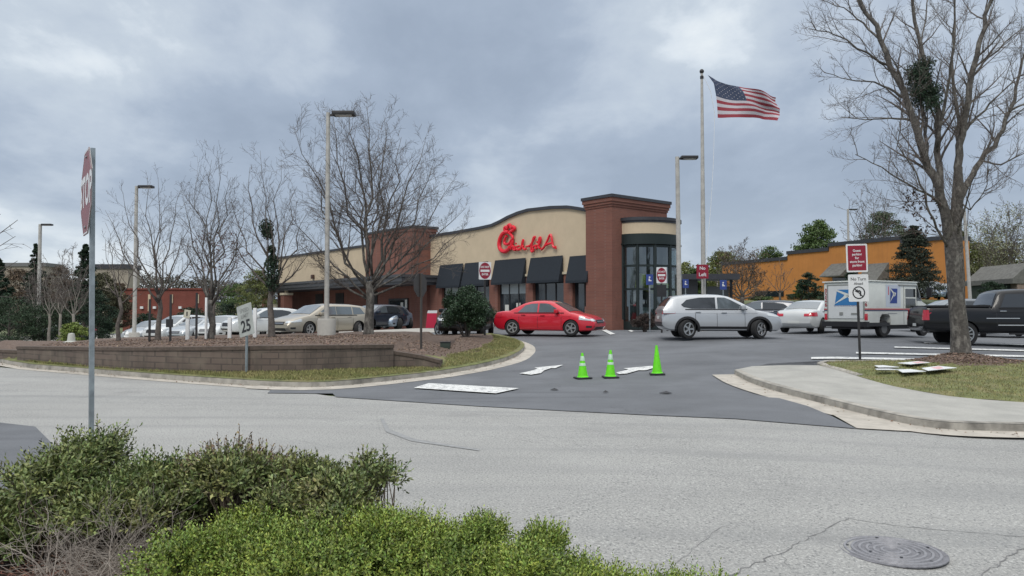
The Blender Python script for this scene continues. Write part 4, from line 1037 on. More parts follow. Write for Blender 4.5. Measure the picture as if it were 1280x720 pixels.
m = MB(); m.box(-2.34, -2.18, -W2-.02, W2+.02, .40, .60); m.box(-2.3, -.85, -W2-.01, -W2+.05, .42, .56); m.build('rear_bumper', M_TRIM, lt)
m = MB(); m.box(-2.225, -2.202, -.74, .74, .72, 1.98)
rd = m.build('rear_door', mat('mail_door', (.58, .60, .60), .5, var=.04), lt)
m = MB(); m.box(-2.215, -2.201, -.80, -.74, .70, 2.03); m.box(-2.215, -2.201, .74, .80, .70, 2.03); m.box(-2.215, -2.201, -.80, .80, 1.98, 2.03); m.build('door_frame', mat('grey_seal', (.22, .23, .22), .7), rd)
m = MB(); m.box(-2.24, -2.226, -.5, -.25, .86, .93); m.box(-2.24, -2.226, .1, .25, .84, .96); m.build('door_catch', mat('grey_seal', (.2, .2, .2)), rd)
# blue tapering emblem with pale eagle wing, rear and side
def emblem(nm, fn, s, m_bg, parent):
    q = MB(); q.add([fn(a*s, b*s, .004) for a, b in ((-.55, -.32), (.62, -.32), (.72, .34), (-.42, .34))], [(0, 1, 2, 3)]); e = q.build(nm, m_bg, parent)
    q = MB()
    q.add([fn(a*s, b*s, .009) for a, b in ((-.62, -.30), (.10, .02), (.34, .05), (.20, .14), (-.42, .34), (-.50, .30), (-.05, .12), (-.1, .04))], [(0, 1, 7), (1, 2, 3), (1, 3, 6, 7), (3, 4, 5, 6)])
    q.add([fn(a*s, b*s, .009) for a, b in ((.02, .10), (.28, .18), (.46, .12), (.34, .02), (.15, -.02))], [(0, 1, 2, 3, 4)])
    q.build('eagle', M_MW, e); return e
# the image's right on the rear face is the truck's right side (-y)
emblem('emblem', lambda a, b, t: (-2.226-t, -a*.95-.02, 1.52+b), .92, M_BLUE2, rd)
m = MB(); text_mb(m, 'UNITED STATES POSTAL SERVICE', .066, lambda a, b, t: (-2.226-t, -a, 1.20+b), .003); m.build('lettering', M_BLUEL, rd)
side = lambda a, b, t: (-.62+a, -W2-t, 1.60+b)
q = MB(); q.add([side(a, b, .005) for a, b in ((-.46, -.44), (.52, -.44), (.52, .42), (-.46, .42))], [(0, 1, 2, 3)]); q.build('emblem_backing', mat('pale_emblem', (.5, .55, .62), .5), lt)
e = emblem('emblem', lambda a, b, t: (-.60+a*.72, -W2-.006-t, 1.58+b*1.55), .56, M_BLUEL, lt)
m = MB(); m.box(-2.2, 2.26, -W2-.006, -W2-.001, 1.05, 1.10); m.box(-2.2, 2.26, W2+.001, W2+.006, 1.05, 1.10); m.box(-2.206, -2.201, -W2, W2, 1.05, 1.10, 0); m.build('red_stripe', mat('stripe_red', (.42, .08, .08), .5), lt)
m = MB(); m.box(-2.2, 2.26, -W2-.006, -W2-.001, 1.0, 1.047); m.box(-2.2, 2.26, W2+.001, W2+.006, 1.0, 1.047); m.box(-2.208, -2.201, -W2, W2, 1.0, 1.047); m.build('blue_stripe', mat('stripe_dark', (.06, .08, .13), .5), lt)
for y in (-.86, .86):
    m = MB()
    for k, ch in enumerate('0226'): 
        text_mb(m, ch, .22, lambda a, b, t, k=k: (-2.206-t, y-a*.9, 1.80-k*.185+b), .003, bold=.006)
    m.build('fleet_number', mat('number_red', (.28, .02, .03), .5), lt)
for y in (-.86, .86):
    m = MB(); m.box(-2.225, -2.2, y-.06, y+.06, .66, .9); m.build('tail_light', M_TAIL, lt)
# sliding door with window on the kerb side
m = MB(); m.box(.10, .12, -W2-.008, -W2, .5, 2.02); m.box(1.02, 1.04, -W2-.008, -W2, .5, 2.0); m.box(-.25, 1.04, -W2-.03, -W2, 2.0, 2.04)
m.build('door_track', mat('grey_seal2', (.25, .26, .25), .6), lt)
m = MB(); m.prism([(.20, 1.12), (.92, 1.12), (.92, 1.88), (.20, 1.88)], W2+.001, W2+.012, lambda a, b, t: (a, -t, b)); sw = m.build('side_window', M_CGLASS2, lt)
m = MB(); m.box(.18, .94, -W2-.02, -W2-.001, 1.50, 1.55); m.box(.16, .20, -W2-.02, -W2-.001, 1.10, 1.90); m.box(.92, .96, -W2-.02, -W2-.001, 1.10, 1.90); m.build('window_frame', M_MW, sw)
m = MB(); m.prism([(.20, 1.12), (.92, 1.12), (.92, 1.88), (.20, 1.88)], W2+.001, W2+.012, lambda a, b, t: (a, t, b)); m.build('side_window', M_CGLASS2, lt)
m = MB(); m.prism([(1.0, 1.42), (1.36, 1.42), (1.05, 2.0), (1.0, 2.0)], W2+.001, W2+.01, lambda a, b, t: (a, -t, b)); m.build('quarter_window', M_CGLASS2, lt)
m = MB(); m.add([(1.085, -.85, 2.06), (1.085, .85, 2.06), (1.425, .85, 1.40), (1.425, -.85, 1.40)], [(0, 1, 2, 3)]); m.build('windscreen', M_CGLASS, lt)
for sy_ in (-1, 1):
    m = MB(); m.tube([(1.2, sy_*W2, 1.5), (1.45, sy_*(W2+.28), 1.62), (1.45, sy_*(W2+.28), 1.95)], .014, 6); m.box(1.40, 1.46, sy_*(W2+.28)-.10, sy_*(W2+.28)+.10, 1.55, 1.95); m.build('wing_mirror', M_TRIM, lt)
m = MB(); m.box(-.95, -.35, -W2-.01, -W2, .90, .93); m.box(.35, .80, -W2-.01, -W2, .90, .93); m.build('side_lettering', mat('grey_letters', (.3, .31, .32), .6), lt)
m = MB(); m.box(-.92, -.88, -W2-.01, -W2, 1.62, 1.95); m.build('side_notice', M_PRED, lt)
for wx, sy_ in ((-1.12, 1), (-1.12, -1), (1.6, 1), (1.6, -1)):
    wo = bpy.data.objects.new('wheel', None); COL.objects.link(wo); wo.parent = lt; wo.location = (wx, sy_*(W2-.15), .33); wo.rotation_euler = (R(-90)*sy_, 0, 0)
    t = MB(); t.lathe([(.19, -.1), (.31, -.1), (.33, -.08), (.33, .08), (.31, .1), (.19, .105), (.18, .07)], 28); t.build('tyre', M_TYRE, wo, True, 30)
    t = MB(); t.lathe([(.185, .1), (.15, .07), (.10, .07), (.07, .09), (.001, .09)], 20); t.build('rim', mat('steel_rim', (.16, .16, .16), .5, .5), wo, True, 30)
m = MB(); m.box(-2.1, 2.0, -.7, .7, .30, .50); m.build('chassis', M_TRIM, lt)
# ============================================================ TREES AND SHRUBS
def grow(out, p, d, L, r, depth, rs, up=.12, wob=.18, dens=1.0, minr=.004, n=None):
    """a branch as a bent line; children come off it; out gets (points, radii, depth)"""
    n = n or (5 if depth > 1 else 4 if depth == 1 else 3)
    pts = [Vector(p)]; d = Vector(d).normalized(); rad = [r]
    for i in range(n):
        d = (d + Vector((rs.gauss(0, wob), rs.gauss(0, wob), rs.gauss(0, wob)+up)) * .5).normalized()
        pts.append(pts[-1] + d*L/n); rad.append(max(minr*.7, r*(1-.85*(i+1)/n)))
    out.append((pts, rad, depth))
    if depth <= 0: return
    spawn(out, pts, rad, L, depth, rs, up, wob, dens, minr)
def spawn(out, pts, rad, L, depth, rs, up, wob, dens, minr, t0=.15):
    k = max(2, int((3.2 + L*2.2)*dens)) if depth > 1 else max(2, int((2.5+L*4)*dens))
    for j in range(k):
        t = t0+(1-t0)*(j+rs.random()*.8)/k; f = t*(len(pts)-1); i = min(int(f), len(pts)-2); q = pts[i].lerp(pts[i+1], f-i)
        dd = (pts[i+1]-pts[i]).normalized(); side = dd.orthogonal().normalized(); side.rotate(Matrix.Rotation(rs.uniform(0, 6.283), 3, dd))
        a = rs.uniform(.45, .95); nd = dd*math.cos(a) + side*math.sin(a) + Vector((0, 0, up*.8))
        ll = L*rs.uniform(.26, .50)*(1.2-t*.85); rr = max(minr, (rad[i]*(1-f+i)+rad[i+1]*(f-i))*.55)
        if depth == 1: ll = min(ll, .75); ll = max(ll, .18)
        grow(out, q, nd, ll, rr if depth > 1 else max(minr, min(rr, minr*1.8)), depth-1, rs, up, wob, dens, minr)
def bare_tree(label, px, d, zbase, ends, fork, seed, r=.13, depth=3, name='bare_tree', group=None, cat='tree', dens=1.0, minr=.005, up=.07, trunk_mat=None, twig=None, spread=.9, root=True, lean=0):
    """ends: picture spots (px,row) the main limbs reach; fork: row where they leave the trunk"""
    rs = random.Random(seed); bx = X(px, d); o = thing(name, label, cat, (bx, d, zbase), 0, group)
    H = Z(fork, d)-zbase; out = []
    tp = [Vector((0, 0, -.1)), Vector((rs.gauss(0, .03), 0, H*.35)), Vector((rs.gauss(0, .05)+lean*.5, rs.gauss(0, .05), H*.7)), Vector((lean, 0, H))]
    tr = MB()
    if root: tr.tube([Vector((0, 0, -.15)), Vector((0, 0, .08))] + tp[1:], [r*1.55, r*1.18, r, r*.9, r*.82], 10)
    for e in ends:
        ex, er = e[0], e[1]+max(0, (fork-e[1]))*.07; sr = e[2] if len(e) > 2 else None
        y = rs.uniform(-1, 1)*spread*.12*(Z(min(x[1] for x in ends), d)-zbase); dd = d+y
        end = Vector((X(ex, d)-bx, y, Z(er, d)-zbase))
        st = Vector((lean*.9, 0, H*rs.uniform(.78, 1.0))) if sr is None else Vector((X(e[3], d)-bx, 0, Z(sr, d)-zbase))
        mid = st.lerp(end, .45) + Vector(((end.x-st.x)*.12, y*.1, -abs(end.x-st.x)*.10+ (end-st).length*.02)); L = (end-st).length
        pts = []
        for k in range(8):
            t = k/7; p = st*(1-t)**2 + mid*2*t*(1-t) + end*t*t
            if 0 < k: p = p + Vector((rs.gauss(0, .018), rs.gauss(0, .018), rs.gauss(0, .012)))*L
            pts.append(p)
        r0 = r*.72*(e[4] if len(e) > 4 else rs.uniform(.42, .60)); rad = [max(minr, r0*(1-.9*k/7)) for k in range(8)]
        out.append((pts, rad, 9)); spawn(out, pts, rad, L, depth, rs, up, .2, dens*1.0, minr, t0=.22)
    cr = MB()
    for pts, rad, dp in out:
        if dp == 9: tr.tube(pts, rad, 7)
        elif dp >= 2: cr.tube(pts, rad, 4, cap=False)
        else: cr.tube(pts, rad, 3, cap=False)
    tr.build('trunk', trunk_mat or M_BARK, o, True, 180, recalc=False)
    cr.build('crown', twig or M_TWIG, o, recalc=False)
    return o, out

def leaf_blob(rs, c, rad, n, L, W, up=.3):
    P = rs.normal(0, 1, (n, 3)); P /= np.linalg.norm(P, axis=1)[:, None]; P *= (rs.uniform(0, 1, n)**.45)[:, None]*np.array(rad); P += np.array(c)
    D = rs.normal(0, 1, (n, 3)); D[:, 2] += up; Nn = rs.normal(0, 1, (n, 3)); Nn[:, 2] += .6
    return P, D, Nn, rs.uniform(.6, 1.3, n)*L, rs.uniform(.6, 1.3, n)*W
def cat_(parts): return [np.concatenate([p[i] for p in parts]) for i in range(5)]
def leafy_tree(label, px, d, zbase, top, halfw, crown0, m, seed, name='leafy_tree', n=9000, leaf=.22, shape='round', group=None, cat='tree', trunk=.16, clumps=60, sparse=.0, tm=None):
    """crown from row top to row crown0, half width in photo pixels at distance d"""
    rs = np.random.RandomState(seed); rr = random.Random(seed); bx = X(px, d); o = thing(name, label, cat, (bx, d, zbase), 0, group)
    n = int(n*1.5); clumps = int(clumps*2.2); z1 = Z(top, d)-zbase; z0 = max(.3, Z(crown0, d)-zbase); hw = halfw/FPX*d; parts = []; tips = []
    for k in range(clumps):
        t = rs.uniform(0, 1)
        if shape == 'cone': prof = (1-t)**.8*.95+.05; t2 = t
        elif shape == 'column': prof = (1-t**3)*.9+.1
        else: prof = math.sqrt(max(.02, 1-(2*t-.85)**2*.9)) if t < .95 else .3
        a = rs.uniform(0, 6.28); q = hw*prof*math.sqrt(rs.uniform(.1, 1))*(.8+.35*rs.uniform())
        c = (q*math.cos(a), q*math.sin(a), z0+(z1-z0)*t*.94); tips.append(c)
        cr = hw*rs.uniform(.14, .36)*(1-.75*t if shape == 'cone' else 1)
        parts.append(leaf_blob(rs, c, (cr*1.25, cr*1.25, cr*.55), max(12, n//clumps), leaf*.8, leaf*.4))
    tr = MB(); tr.tube([(0, 0, -.2), (0, 0, z0*.6), (rr.gauss(0, .1), 0, z0+(z1-z0)*.5), (0, 0, z0+(z1-z0)*.9)], [trunk*1.3, trunk, trunk*.6, trunk*.15], 8)
    for c in tips[:int(clumps*.35)]:
        b = Vector((0, 0, max(z0*.7, c[2]-Vector(c).xy.length*.7))); tr.tube([b, b.lerp(Vector(c), .6)+Vector((0, 0, -.05)), c], [trunk*.35, trunk*.18, .01], 4, cap=False)
    tr.build('trunk', tm or M_BARK, o, True, 180, recalc=False)
    cards('crown', *cat_(parts), m, o); return o

F_DARK = mat('evergreen_leaves', (.018, .040, .020), .7, island=.5)
F_DK2 = mat('dark_hedge_leaves', (.025, .050, .022), .7, island=.5)
F_MID = mat('mid_green_leaves', (.075, .125, .035), .7, island=.45)
F_OLIVE = mat('olive_spring_leaves', (.125, .145, .045), .75, island=.4)
F_LIGHT = mat('fresh_spring_leaves', (.15, .20, .045), .7, island=.4)
F_BROWN = mat('russet_dry_leaves', (.115, .085, .055), .85, island=.45)
F_OLV2 = mat('olive_brown_leaves', (.085, .085, .045), .8, island=.45)
F_BUSH = mat('boxy_bush_leaves', (.028, .060, .026), .5, island=.55)
F_PALE = mat('pale_budding_leaves', (.22, .23, .14), .8, island=.35)

# --- the very large bare tree on the corner lawn
lx, ly = TREE; zb0 = Zlawn(lx, ly); D0 = ly
def rel(px, row, dy=0): return Vector((X(px, D0+dy)-lx, dy, Z(row, D0+dy)-zb0))
bt_ = thing('bare_tree', 'largest bare tree, forked grey mottled trunk rising from a mulch ring on the corner lawn', 'tree', (lx, ly, zb0))
rs = random.Random(11); out = []
tr = MB()
tr.tube([rel(1201, 449), rel(1200, 441), rel(1199, 415), rel(1196, 380), rel(1194, 345), rel(1192, 315), rel(1188, 290)], [.36, .26, .215, .20, .195, .19, .13], 14)
tr.tube([rel(1199, 400), rel(1199, 345), rel(1197, 310), rel(1196, 283), rel(1201, 208)], [.14, .15, .155, .15, .105], 12)
LIMBS = [([(1189, 300), (1184, 268), (1176, 233), (1159, 196), (1145, 146), (1126, 96), (1105, 46), (1080, -5), (1062, -60), (1050, -110)], .17, -.3),
         ([(1190, 300), (1181, 262), (1174, 188), (1177, 138), (1159, 67), (1147, 0), (1140, -70), (1130, -130)], .13, .5),
         ([(1197, 290), (1200, 208), (1207, 167), (1217, 104), (1230, 50), (1247, -5), (1262, -70), (1268, -130)], .14, -.6),
         ([(1197, 262), (1212, 228), (1230, 200), (1251, 171), (1267, 137), (1280, 92), (1295, 40), (1320, -40)], .11, .4),
         ([(1201, 208), (1203, 150), (1196, 90), (1200, 30), (1205, -40), (1215, -110)], .07, 1.1),
         ([(1160, 200), (1162, 150), (1150, 110), (1155, 60), (1165, 0), (1180, -80)], .06, .9),
         ([(1174, 188), (1185, 130), (1193, 80), (1200, 20), (1200, -50)], .06, -.9),
         ([(1183, 262), (1167, 245), (1142, 232), (1105, 208), (1072, 192)], .05, -.7),
         ([(1186, 310), (1172, 285), (1160, 255), (1148, 215), (1125, 180), (1128, 150)], .045, -.9),
         ([(1147, 150), (1135, 147), (1117, 146), (1085, 148), (1055, 145)], .045, -.4),
         ([(1135, 121), (1115, 108), (1097, 100), (1065, 97), (1034, 88)], .045, .3),
         ([(1118, 81), (1101, 72), (1063, 46), (1040, 36), (1015, 32)], .045, -.3),
         ([(1105, 46), (1085, 25), (1060, 5), (1030, -5)], .04, .6), ([(1217, 104), (1235, 75), (1262, 50), (1300, 20)], .05, .3),
         ([(1207, 167), (1225, 145), (1250, 120), (1275, 95), (1310, 80)], .045, -.4), ([(1267, 137), (1290, 125), (1320, 110)], .04, .2),
         ([(1230, 200), (1255, 205), (1285, 190), (1320, 200)], .035, -.3), ([(1200, 250), (1215, 262), (1232, 240), (1240, 210)], .03, -.8), ([(1197, 300), (1205, 270), (1215, 235), (1222, 215)], .04, -.8)]
for pl, r0, dy in LIMBS:
    n = len(pl); pts = [rel(px, row, dy*(k/(n-1))*1.8) for k, (px, row) in enumerate(pl)]
    q = [pts[0]]
    for a, b in zip(pts, pts[1:]):
        L = (b-a).length
        for t in (.34, .67, 1.0): q.append(a.lerp(b, t) + (Vector((rs.gauss(0, .03), rs.gauss(0, .03), rs.gauss(0, .02)))*min(1, L) if t < 1 else Vector()))
    rad = [max(.010, r0*.82*(1-.84*k/(len(q)-1))) for k in range(len(q))]
    tr.tube(q, rad, 9)
    L = sum((b-a).length for a, b in zip(q, q[1:])); k = int(4+L*2.1)
    for j in range(k):
        t = (.22 if r0 > .1 else .1)+(.78 if r0 > .1 else .9)*(j+rs.random())/k; f = min(t, .999)*(len(q)-1); i = int(f); p = q[i].lerp(q[i+1], f-i); dd = (q[i+1]-q[i]).normalized()
        side = dd.orthogonal().normalized(); side.rotate(Matrix.Rotation(rs.uniform(0, 6.283), 3, dd)); a = rs.uniform(.5, 1.0)
        grow(out, p, dd*math.cos(a)+side*math.sin(a)+Vector((0, 0, .12)), rs.uniform(.9, 2.1)*(1.2-.78*t), max(.012, rad[i]*.42), 2, rs, .10, .22, 1.35, .0040)
tr.build('trunk', M_BARK2, bt_, True, 180, recalc=False)
cr = MB()
for pts, rad, dp in out: cr.tube(pts, rad, 4 if dp >= 2 else 3, cap=False)
cr.build('crown', M_TWIG, bt_, recalc=False)
rn = np.random.RandomState(4)
iv = thing('mistletoe', 'dark green leafy clump caught high in the largest bare tree', 'plant', (lx, ly, zb0))
cs = [rel(px, row, rn.uniform(-.4, .4)) for px, row in ((1150, 95), (1146, 88), (1156, 85), (1160, 100), (1148, 105), (1155, 112), (1165, 118), (1170, 128), (1158, 92), (1152, 120), (1162, 78), (1172, 112))]
cards('foliage', *cat_([leaf_blob(rn, tuple(c), (.26, .26, .26), 420, .07, .035) for c in cs]), F_DARK, iv)
# small dead leaves still hanging on the low branches
lf = [rel(1160+rn.uniform(-28, 18), 262+rn.uniform(-30, 34), rn.uniform(-1.2, .2)) for _ in range(70)]
cards('dry_leaves', *cat_([leaf_blob(rn, tuple(c), (.06, .06, .06), 5, .07, .05) for c in lf]), mat('dry_leaf', (.05, .028, .022), .8, island=.4), bt_)

# --- bare trees on the mulch island
def zi(px, d): return Zisl(X(px, d), d)
IG = 'bare trees on the mulch island'
bare_tree('broad bare tree with arching twigs, right of the tallest left light pole', 461, 26.2, zi(461, 26.2),
    [(372, 150, 362, 461, .45), (385, 205, 368, 461), (405, 120, 350, 461, .5), (432, 112, 335, 463), (455, 104, 330, 462, .6), (478, 120, 345, 464), (500, 150, 350, 465, .55), (528, 158, 360, 465, .5), (545, 192), (562, 215, 365, 466, .45), (580, 255, 355, 468), (368, 262, 372, 460, .4), (380, 300, 375, 460, .35), (560, 300, 370, 466, .38), (585, 275, 362, 467, .35), (440, 180, 340, 460, .4), (480, 190, 345, 465, .4), (398, 330, 372, 458, .3)],
    352, 21, r=.15, depth=3, group=IG, dens=1.22, minr=.0042, up=.06, trunk_mat=M_BARK2)
bare_tree('slim bare tree at the left of the island, right of the second light pole', 198, 25.0, zi(198, 25), [(138, 255), (160, 235), (180, 216), (200, 210), (218, 222), (236, 262), (150, 305), (240, 305), (205, 250)], 368, 22, r=.085, depth=3, group=IG, dens=.85, minr=.0038)
bare_tree('tall narrow bare tree with twin pale stems before the white parked sedan', 264, 24.6, zi(264, 24.6), [(226, 232), (240, 190), (254, 178), (268, 178), (288, 212), (305, 250), (222, 292), (302, 300), (262, 230)], 375, 23, r=.10, depth=3, group=IG, dens=.9, minr=.0038, trunk_mat=M_BARK2)
t3, _ = bare_tree('bare tree with dark ivy clumps on its upper trunk', 340, 24.8, zi(340, 24.8), [(288, 232), (306, 198), (332, 180), (352, 190), (372, 222), (390, 262), (282, 290), (388, 305), (338, 230)], 360, 24, r=.10, depth=3, group=IG, dens=.9, minr=.0038)
iv = thing('ivy', 'dark ivy growing up the bare tree between the speed limit sign and the beige wagon', 'plant', tuple(t3.location))
def rel3(px, row): return (X(px, 24.8)-t3.location.x, rn.uniform(-.12, .12), Z(row, 24.8)-t3.location.z)
cards('foliage', *cat_([leaf_blob(rn, rel3(px, row), (s, s, s*1.1), 500, .07, .05) for px, row, s in ((333, 284, .26), (335, 292, .2), (340, 312, .13), (341, 330, .26), (343, 342, .3), (341, 355, .24), (339, 322, .14))]), F_DARK, iv)
bare_tree('small reddish budding tree at the left, beside the grey stop sign pole', 149, 25.4, zi(149, 25.4), [(122, 292), (140, 272), (158, 280), (178, 300), (118, 328), (182, 335)], 372, 25, r=.065, depth=3, group=IG, dens=.55, minr=.005)
rb = bare_tree('small reddish tree with sparse dark leaves behind the tall narrow bare tree', 268, 30, .55, [(240, 300), (262, 285), (285, 290), (300, 310), (245, 330), (302, 335)], 372, 26, r=.06, depth=3, dens=.6, minr=.006)
parts = [leaf_blob(rn, (X(rn.uniform(245, 300), 30)-X(268, 30), rn.uniform(-.8, .8), Z(rn.uniform(290, 345), 30)-.55), (.12,)*3, 7, .07, .05) for _ in range(120)]
cards('foliage', *cat_(parts), mat('plum_buds', (.10, .045, .04), .8, island=.4), rb[0])
parts = [leaf_blob(rn, (X(rn.uniform(120, 180), 25.4)-X(149, 25.4), rn.uniform(-.8, .8), Z(rn.uniform(285, 345), 25.4)-.6), (.10,)*3, 5, .06, .05) for _ in range(90)]

# --- a branch reaching in from a tree out of frame on the left
bare_tree('bare budding branches reaching in at the left edge of the view', -150, 12, T(-10, 12), [(34, 268, 380, -150, .35), (28, 318, 400, -150, .3), (-20, 250), (-100, 180), (-180, 150), (-250, 220), (8, 285, 370, -150, .3)], 400, 31, r=.12, depth=2, dens=.42, minr=.004)

# --- far bare trees
GF = 'thin bare trees behind the left light pole'
for i, (px, d, ends, lab) in enumerate(((44, 56, [(28, 340), (40, 322), (56, 330)], 'thin pale-stemmed bare tree just left of the leftmost light pole'),
        (62, 54, [(50, 335), (63, 318), (78, 330)], 'thin pale-stemmed bare tree just right of the leftmost light pole'),
        (76, 52, [(62, 345), (75, 305), (92, 330)], 'thin bare tree halfway between leftmost light pole and stop sign'),
        (92, 50, [(80, 340), (90, 305), (104, 330), (112, 350)], 'thin bare tree just left of the stop sign pole'))):
    x = X(px, d); bare_tree(lab, px, d, T(x, d), ends+[(px-14, 365), (px+14, 362), (px, 340)], 392, 40+i, r=.10, depth=3, group=GF, dens=.9, minr=.010, trunk_mat=mat('pale_bark', (.20, .185, .16), .9, var=.3, scale=3))
bare_tree('tall bare tree behind the orange building beside the small light pole', 1092, 100, 3, [(1058, 245), (1075, 232), (1092, 236), (1108, 245), (1122, 262), (1055, 275), (1128, 285)], 330, 51, r=.26, depth=3, dens=.55, minr=.02)
bare_tree('small bare tree against the orange wall left of the topiary', 975, 78, 2.6, [(958, 340), (967, 328), (977, 322), (988, 334), (992, 350)], 366, 52, r=.12, depth=3, dens=.7, minr=.014)
o, _ = bare_tree('dense brown bare tree left of the orange wall, behind the dark estate car', 928, 70, 2.0, [(894, 345), (903, 322), (918, 306), (932, 300), (948, 318), (960, 340), (900, 362), (960, 362)], 372, 53, r=.22, depth=3, dens=1.3, minr=.014)
cards('foliage', *cat_([leaf_blob(rn, (X(rn.uniform(898, 958), 70)-X(928, 70), rn.uniform(-1.6, 1.6), Z(rn.uniform(312, 372), 70)-2.0), (.5, .5, .4), 16, .14, .09) for _ in range(150)]), F_BROWN, o)
for i, (px, d, tp, lab) in enumerate(((1262, 92, 248, 'pale budding tall tree at the right edge behind the pavilion'), (1232, 98, 268, 'yellow-green budding tree behind the leaning white pole'))):
    o, _ = bare_tree(lab, px, d, 3, [(px-34, tp+45), (px-24, tp+14), (px-8, tp), (px+10, tp+2), (px+26, tp+18), (px+36, tp+50), (px-34, tp+80), (px+36, tp+85)], 362, 60+i, r=.3, depth=3, dens=.7, minr=.02, trunk_mat=MATS['pale_bark'])
    cards('foliage', *cat_([leaf_blob(rn, (X(px+rn.uniform(-34, 34), d)-X(px, d), rn.uniform(-2.4, 2.4), Z(tp+8+rn.uniform(0, 1)**.8*85, d)-3), (.8, .8, .6), 22, .2, .13) for _ in range(150)]), F_PALE if i == 0 else F_OLIVE, o)

# --- leafy trees and shrubs
LT = leafy_tree
LT('round mid-green tree rising above the orange building roof', 1022, 112, 3.3, 272, 27, 345, F_MID, 71, n=11000, leaf=.42, clumps=70)
LT('airy grey-green pine above the orange roof, right of the small light pole', 1106, 112, 3.3, 262, 30, 345, mat('grey_pine', (.075, .105, .055), .8, island=.4), 72, n=6500, leaf=.42, clumps=44)
LT('dark irregular evergreen in front of the orange wall, left of the big trunk', 1143, 66, 2.2, 277, 36, 366, mat('dark_evergreen2', (.030, .040, .026), .8, island=.5), 73, n=16000, leaf=.2, shape='cone', clumps=120, trunk=.2)
LT('dark pointed evergreen beside the leftmost light pole', 44, 66, -1, 298, 19, 410, F_DARK, 74, n=9000, leaf=.28, shape='cone', clumps=80, group='pointed evergreens at the left')
LT('dark pointed evergreen cut by the left edge of the view', -2, 62, -1, 318, 22, 410, F_DARK, 75, n=8000, leaf=.28, shape='cone', clumps=70, group='pointed evergreens at the left')
LT('dark pointed evergreen directly behind the stop sign pole', 106, 60, -1, 300, 24, 405, F_DARK, 76, n=10000, leaf=.27, shape='cone', clumps=80, group='pointed evergreens at the left')
for i, (px, d, tp, hw, m_, lab, n_) in enumerate((
    (12, 54, 372, 42, F_DK2, 'dark broad evergreen shrub at the lower left edge before the evergreens', 7000), (62, 56, 380, 30, F_DK2, 'dark low hedge shrub at the foot of the leftmost light pole', 5000),
    (125, 52, 366, 22, F_DARK, 'glossy dark shrub right of the stop sign pole', 6000), (92, 46, 402, 16, F_LIGHT, 'bright green low shrub left of the stop sign pole', 3500),
    (320, 66, 334, 26, F_OLIVE, 'yellow-green leafy tree behind the white hatchback', 6000), (296, 70, 352, 30, F_MID, 'mid-green shrubby tree behind the low white sedan', 5000),
    (240, 72, 384, 26, F_DARK, 'dark low hedge shrub before the brick building behind the white SUV', 4000), (180, 70, 392, 22, F_DARK, 'dark low shrub at the left foot of the brick building', 3000), (285, 68, 378, 26, F_DARK, 'dark hedge shrub right of the brick building', 4000),
    (1011, 74, 340, 14, F_DARK, 'dark round topiary crown before the orange wall', 3500), (1001, 76, 352, 7, F_MID, 'small round clipped bush beside the dark topiary', 1500), (1064, 73, 335, 9, F_DARK, 'narrow dark shrub between the two grey awnings', 2500),
    (1240, 68, 352, 16, F_DARK, 'dark shrub beside the stone pillar of the pavilion', 2500), (950, 74, 372, 14, F_MID, 'low green shrub at the foot of the orange wall by the low window', 2000), (1045, 71, 372, 22, F_DK2, 'low dark shrub on the bank behind the mail truck', 2500))):
    x = X(px, d); zb = T(x, d); rows = HROW-(zb-CZ)*FPX/d
    LT(lab, px, d, zb, tp, hw, rows-2, m_, 90+i, name='shrub' if tp > 345 else 'leafy_tree', cat='shrub' if tp > 345 else 'tree', n=n_, leaf=.16 if d < 60 else .2, clumps=40, trunk=.1)
for px, d, tp, hw, lab in ((24, 70, 334, 30, 'brown budding tree massed between the two leftmost pointed evergreens'), (76, 68, 330, 28, 'brown budding tree massed behind the leftmost light pole'), (128, 64, 338, 24, 'brown-green tree right of the stop sign pole before the tan building'), (148, 66, 352, 16, 'dark russet shrubby tree left of the brick building')):
    x = X(px, d); zb = T(x, d); LT(lab, px, d, zb, tp, hw, 408, F_BROWN if px != 128 else F_OLV2, 200+px, n=7000, leaf=.22, clumps=70, trunk=.12)
for px, d, tp, hw, m_, lab in ((905, 118, 312, 24, F_OLIVE, 'olive spring tree rising left of the orange building, behind the order canopy'), (868, 100, 335, 14, F_MID, 'green tree peeking out just right of the glass bay'), (962, 122, 306, 22, F_MID, 'grey-green tree over the low left end of the orange building'), (1200, 100, 285, 26, F_OLIVE, 'yellow-green tree behind the trunk of the largest bare tree')):
    x = X(px, d); zb = T(x, d); LT(lab, px, d, zb, tp, hw, 368, m_, 300+px, n=6500, leaf=.36, clumps=60, trunk=.2)
# low clipped hedge along the grass bank and the far wood
def hedge(nm, label, pts, h, w, m_, n, leaf, kind=None, cat='hedge'):
    rs = np.random.RandomState(len(label)); P = []
    seg = [(Vector(a), Vector(b)) for a, b in zip(pts, pts[1:])]; Ls = np.array([(b-a).length for a, b in seg]); Ls = Ls/Ls.sum()
    idx = rs.choice(len(seg), n, p=Ls); t = rs.uniform(0, 1, n)
    A = np.array([[*a] for a, b in seg])[idx]; B = np.array([[*b] for a, b in seg])[idx]; Q = A+(B-A)*t[:, None]
    z = np.array([T(x, y) for x, y in Q]); hh = np.array([h*(.8+.35*noise.noise(Vector((x*.13, y*.13, 1)))+.2*noise.noise(Vector((x*.7, y*.7, 5)))) for x, y in Q])
    P = np.column_stack([Q[:, 0], Q[:, 1]+rs.normal(0, w/2, n), z+rs.uniform(0, 1, n)**.7*hh]); D = rs.normal(0, 1, (n, 3)); D[:, 2] += .4; Nn = rs.normal(0, 1, (n, 3)); Nn[:, 2] += .5
    o = cards(nm, P, D, Nn, rs.uniform(.6, 1.3, n)*leaf, rs.uniform(.5, 1, n)*leaf*.6, m_); return tag(o, label, cat, kind=kind)
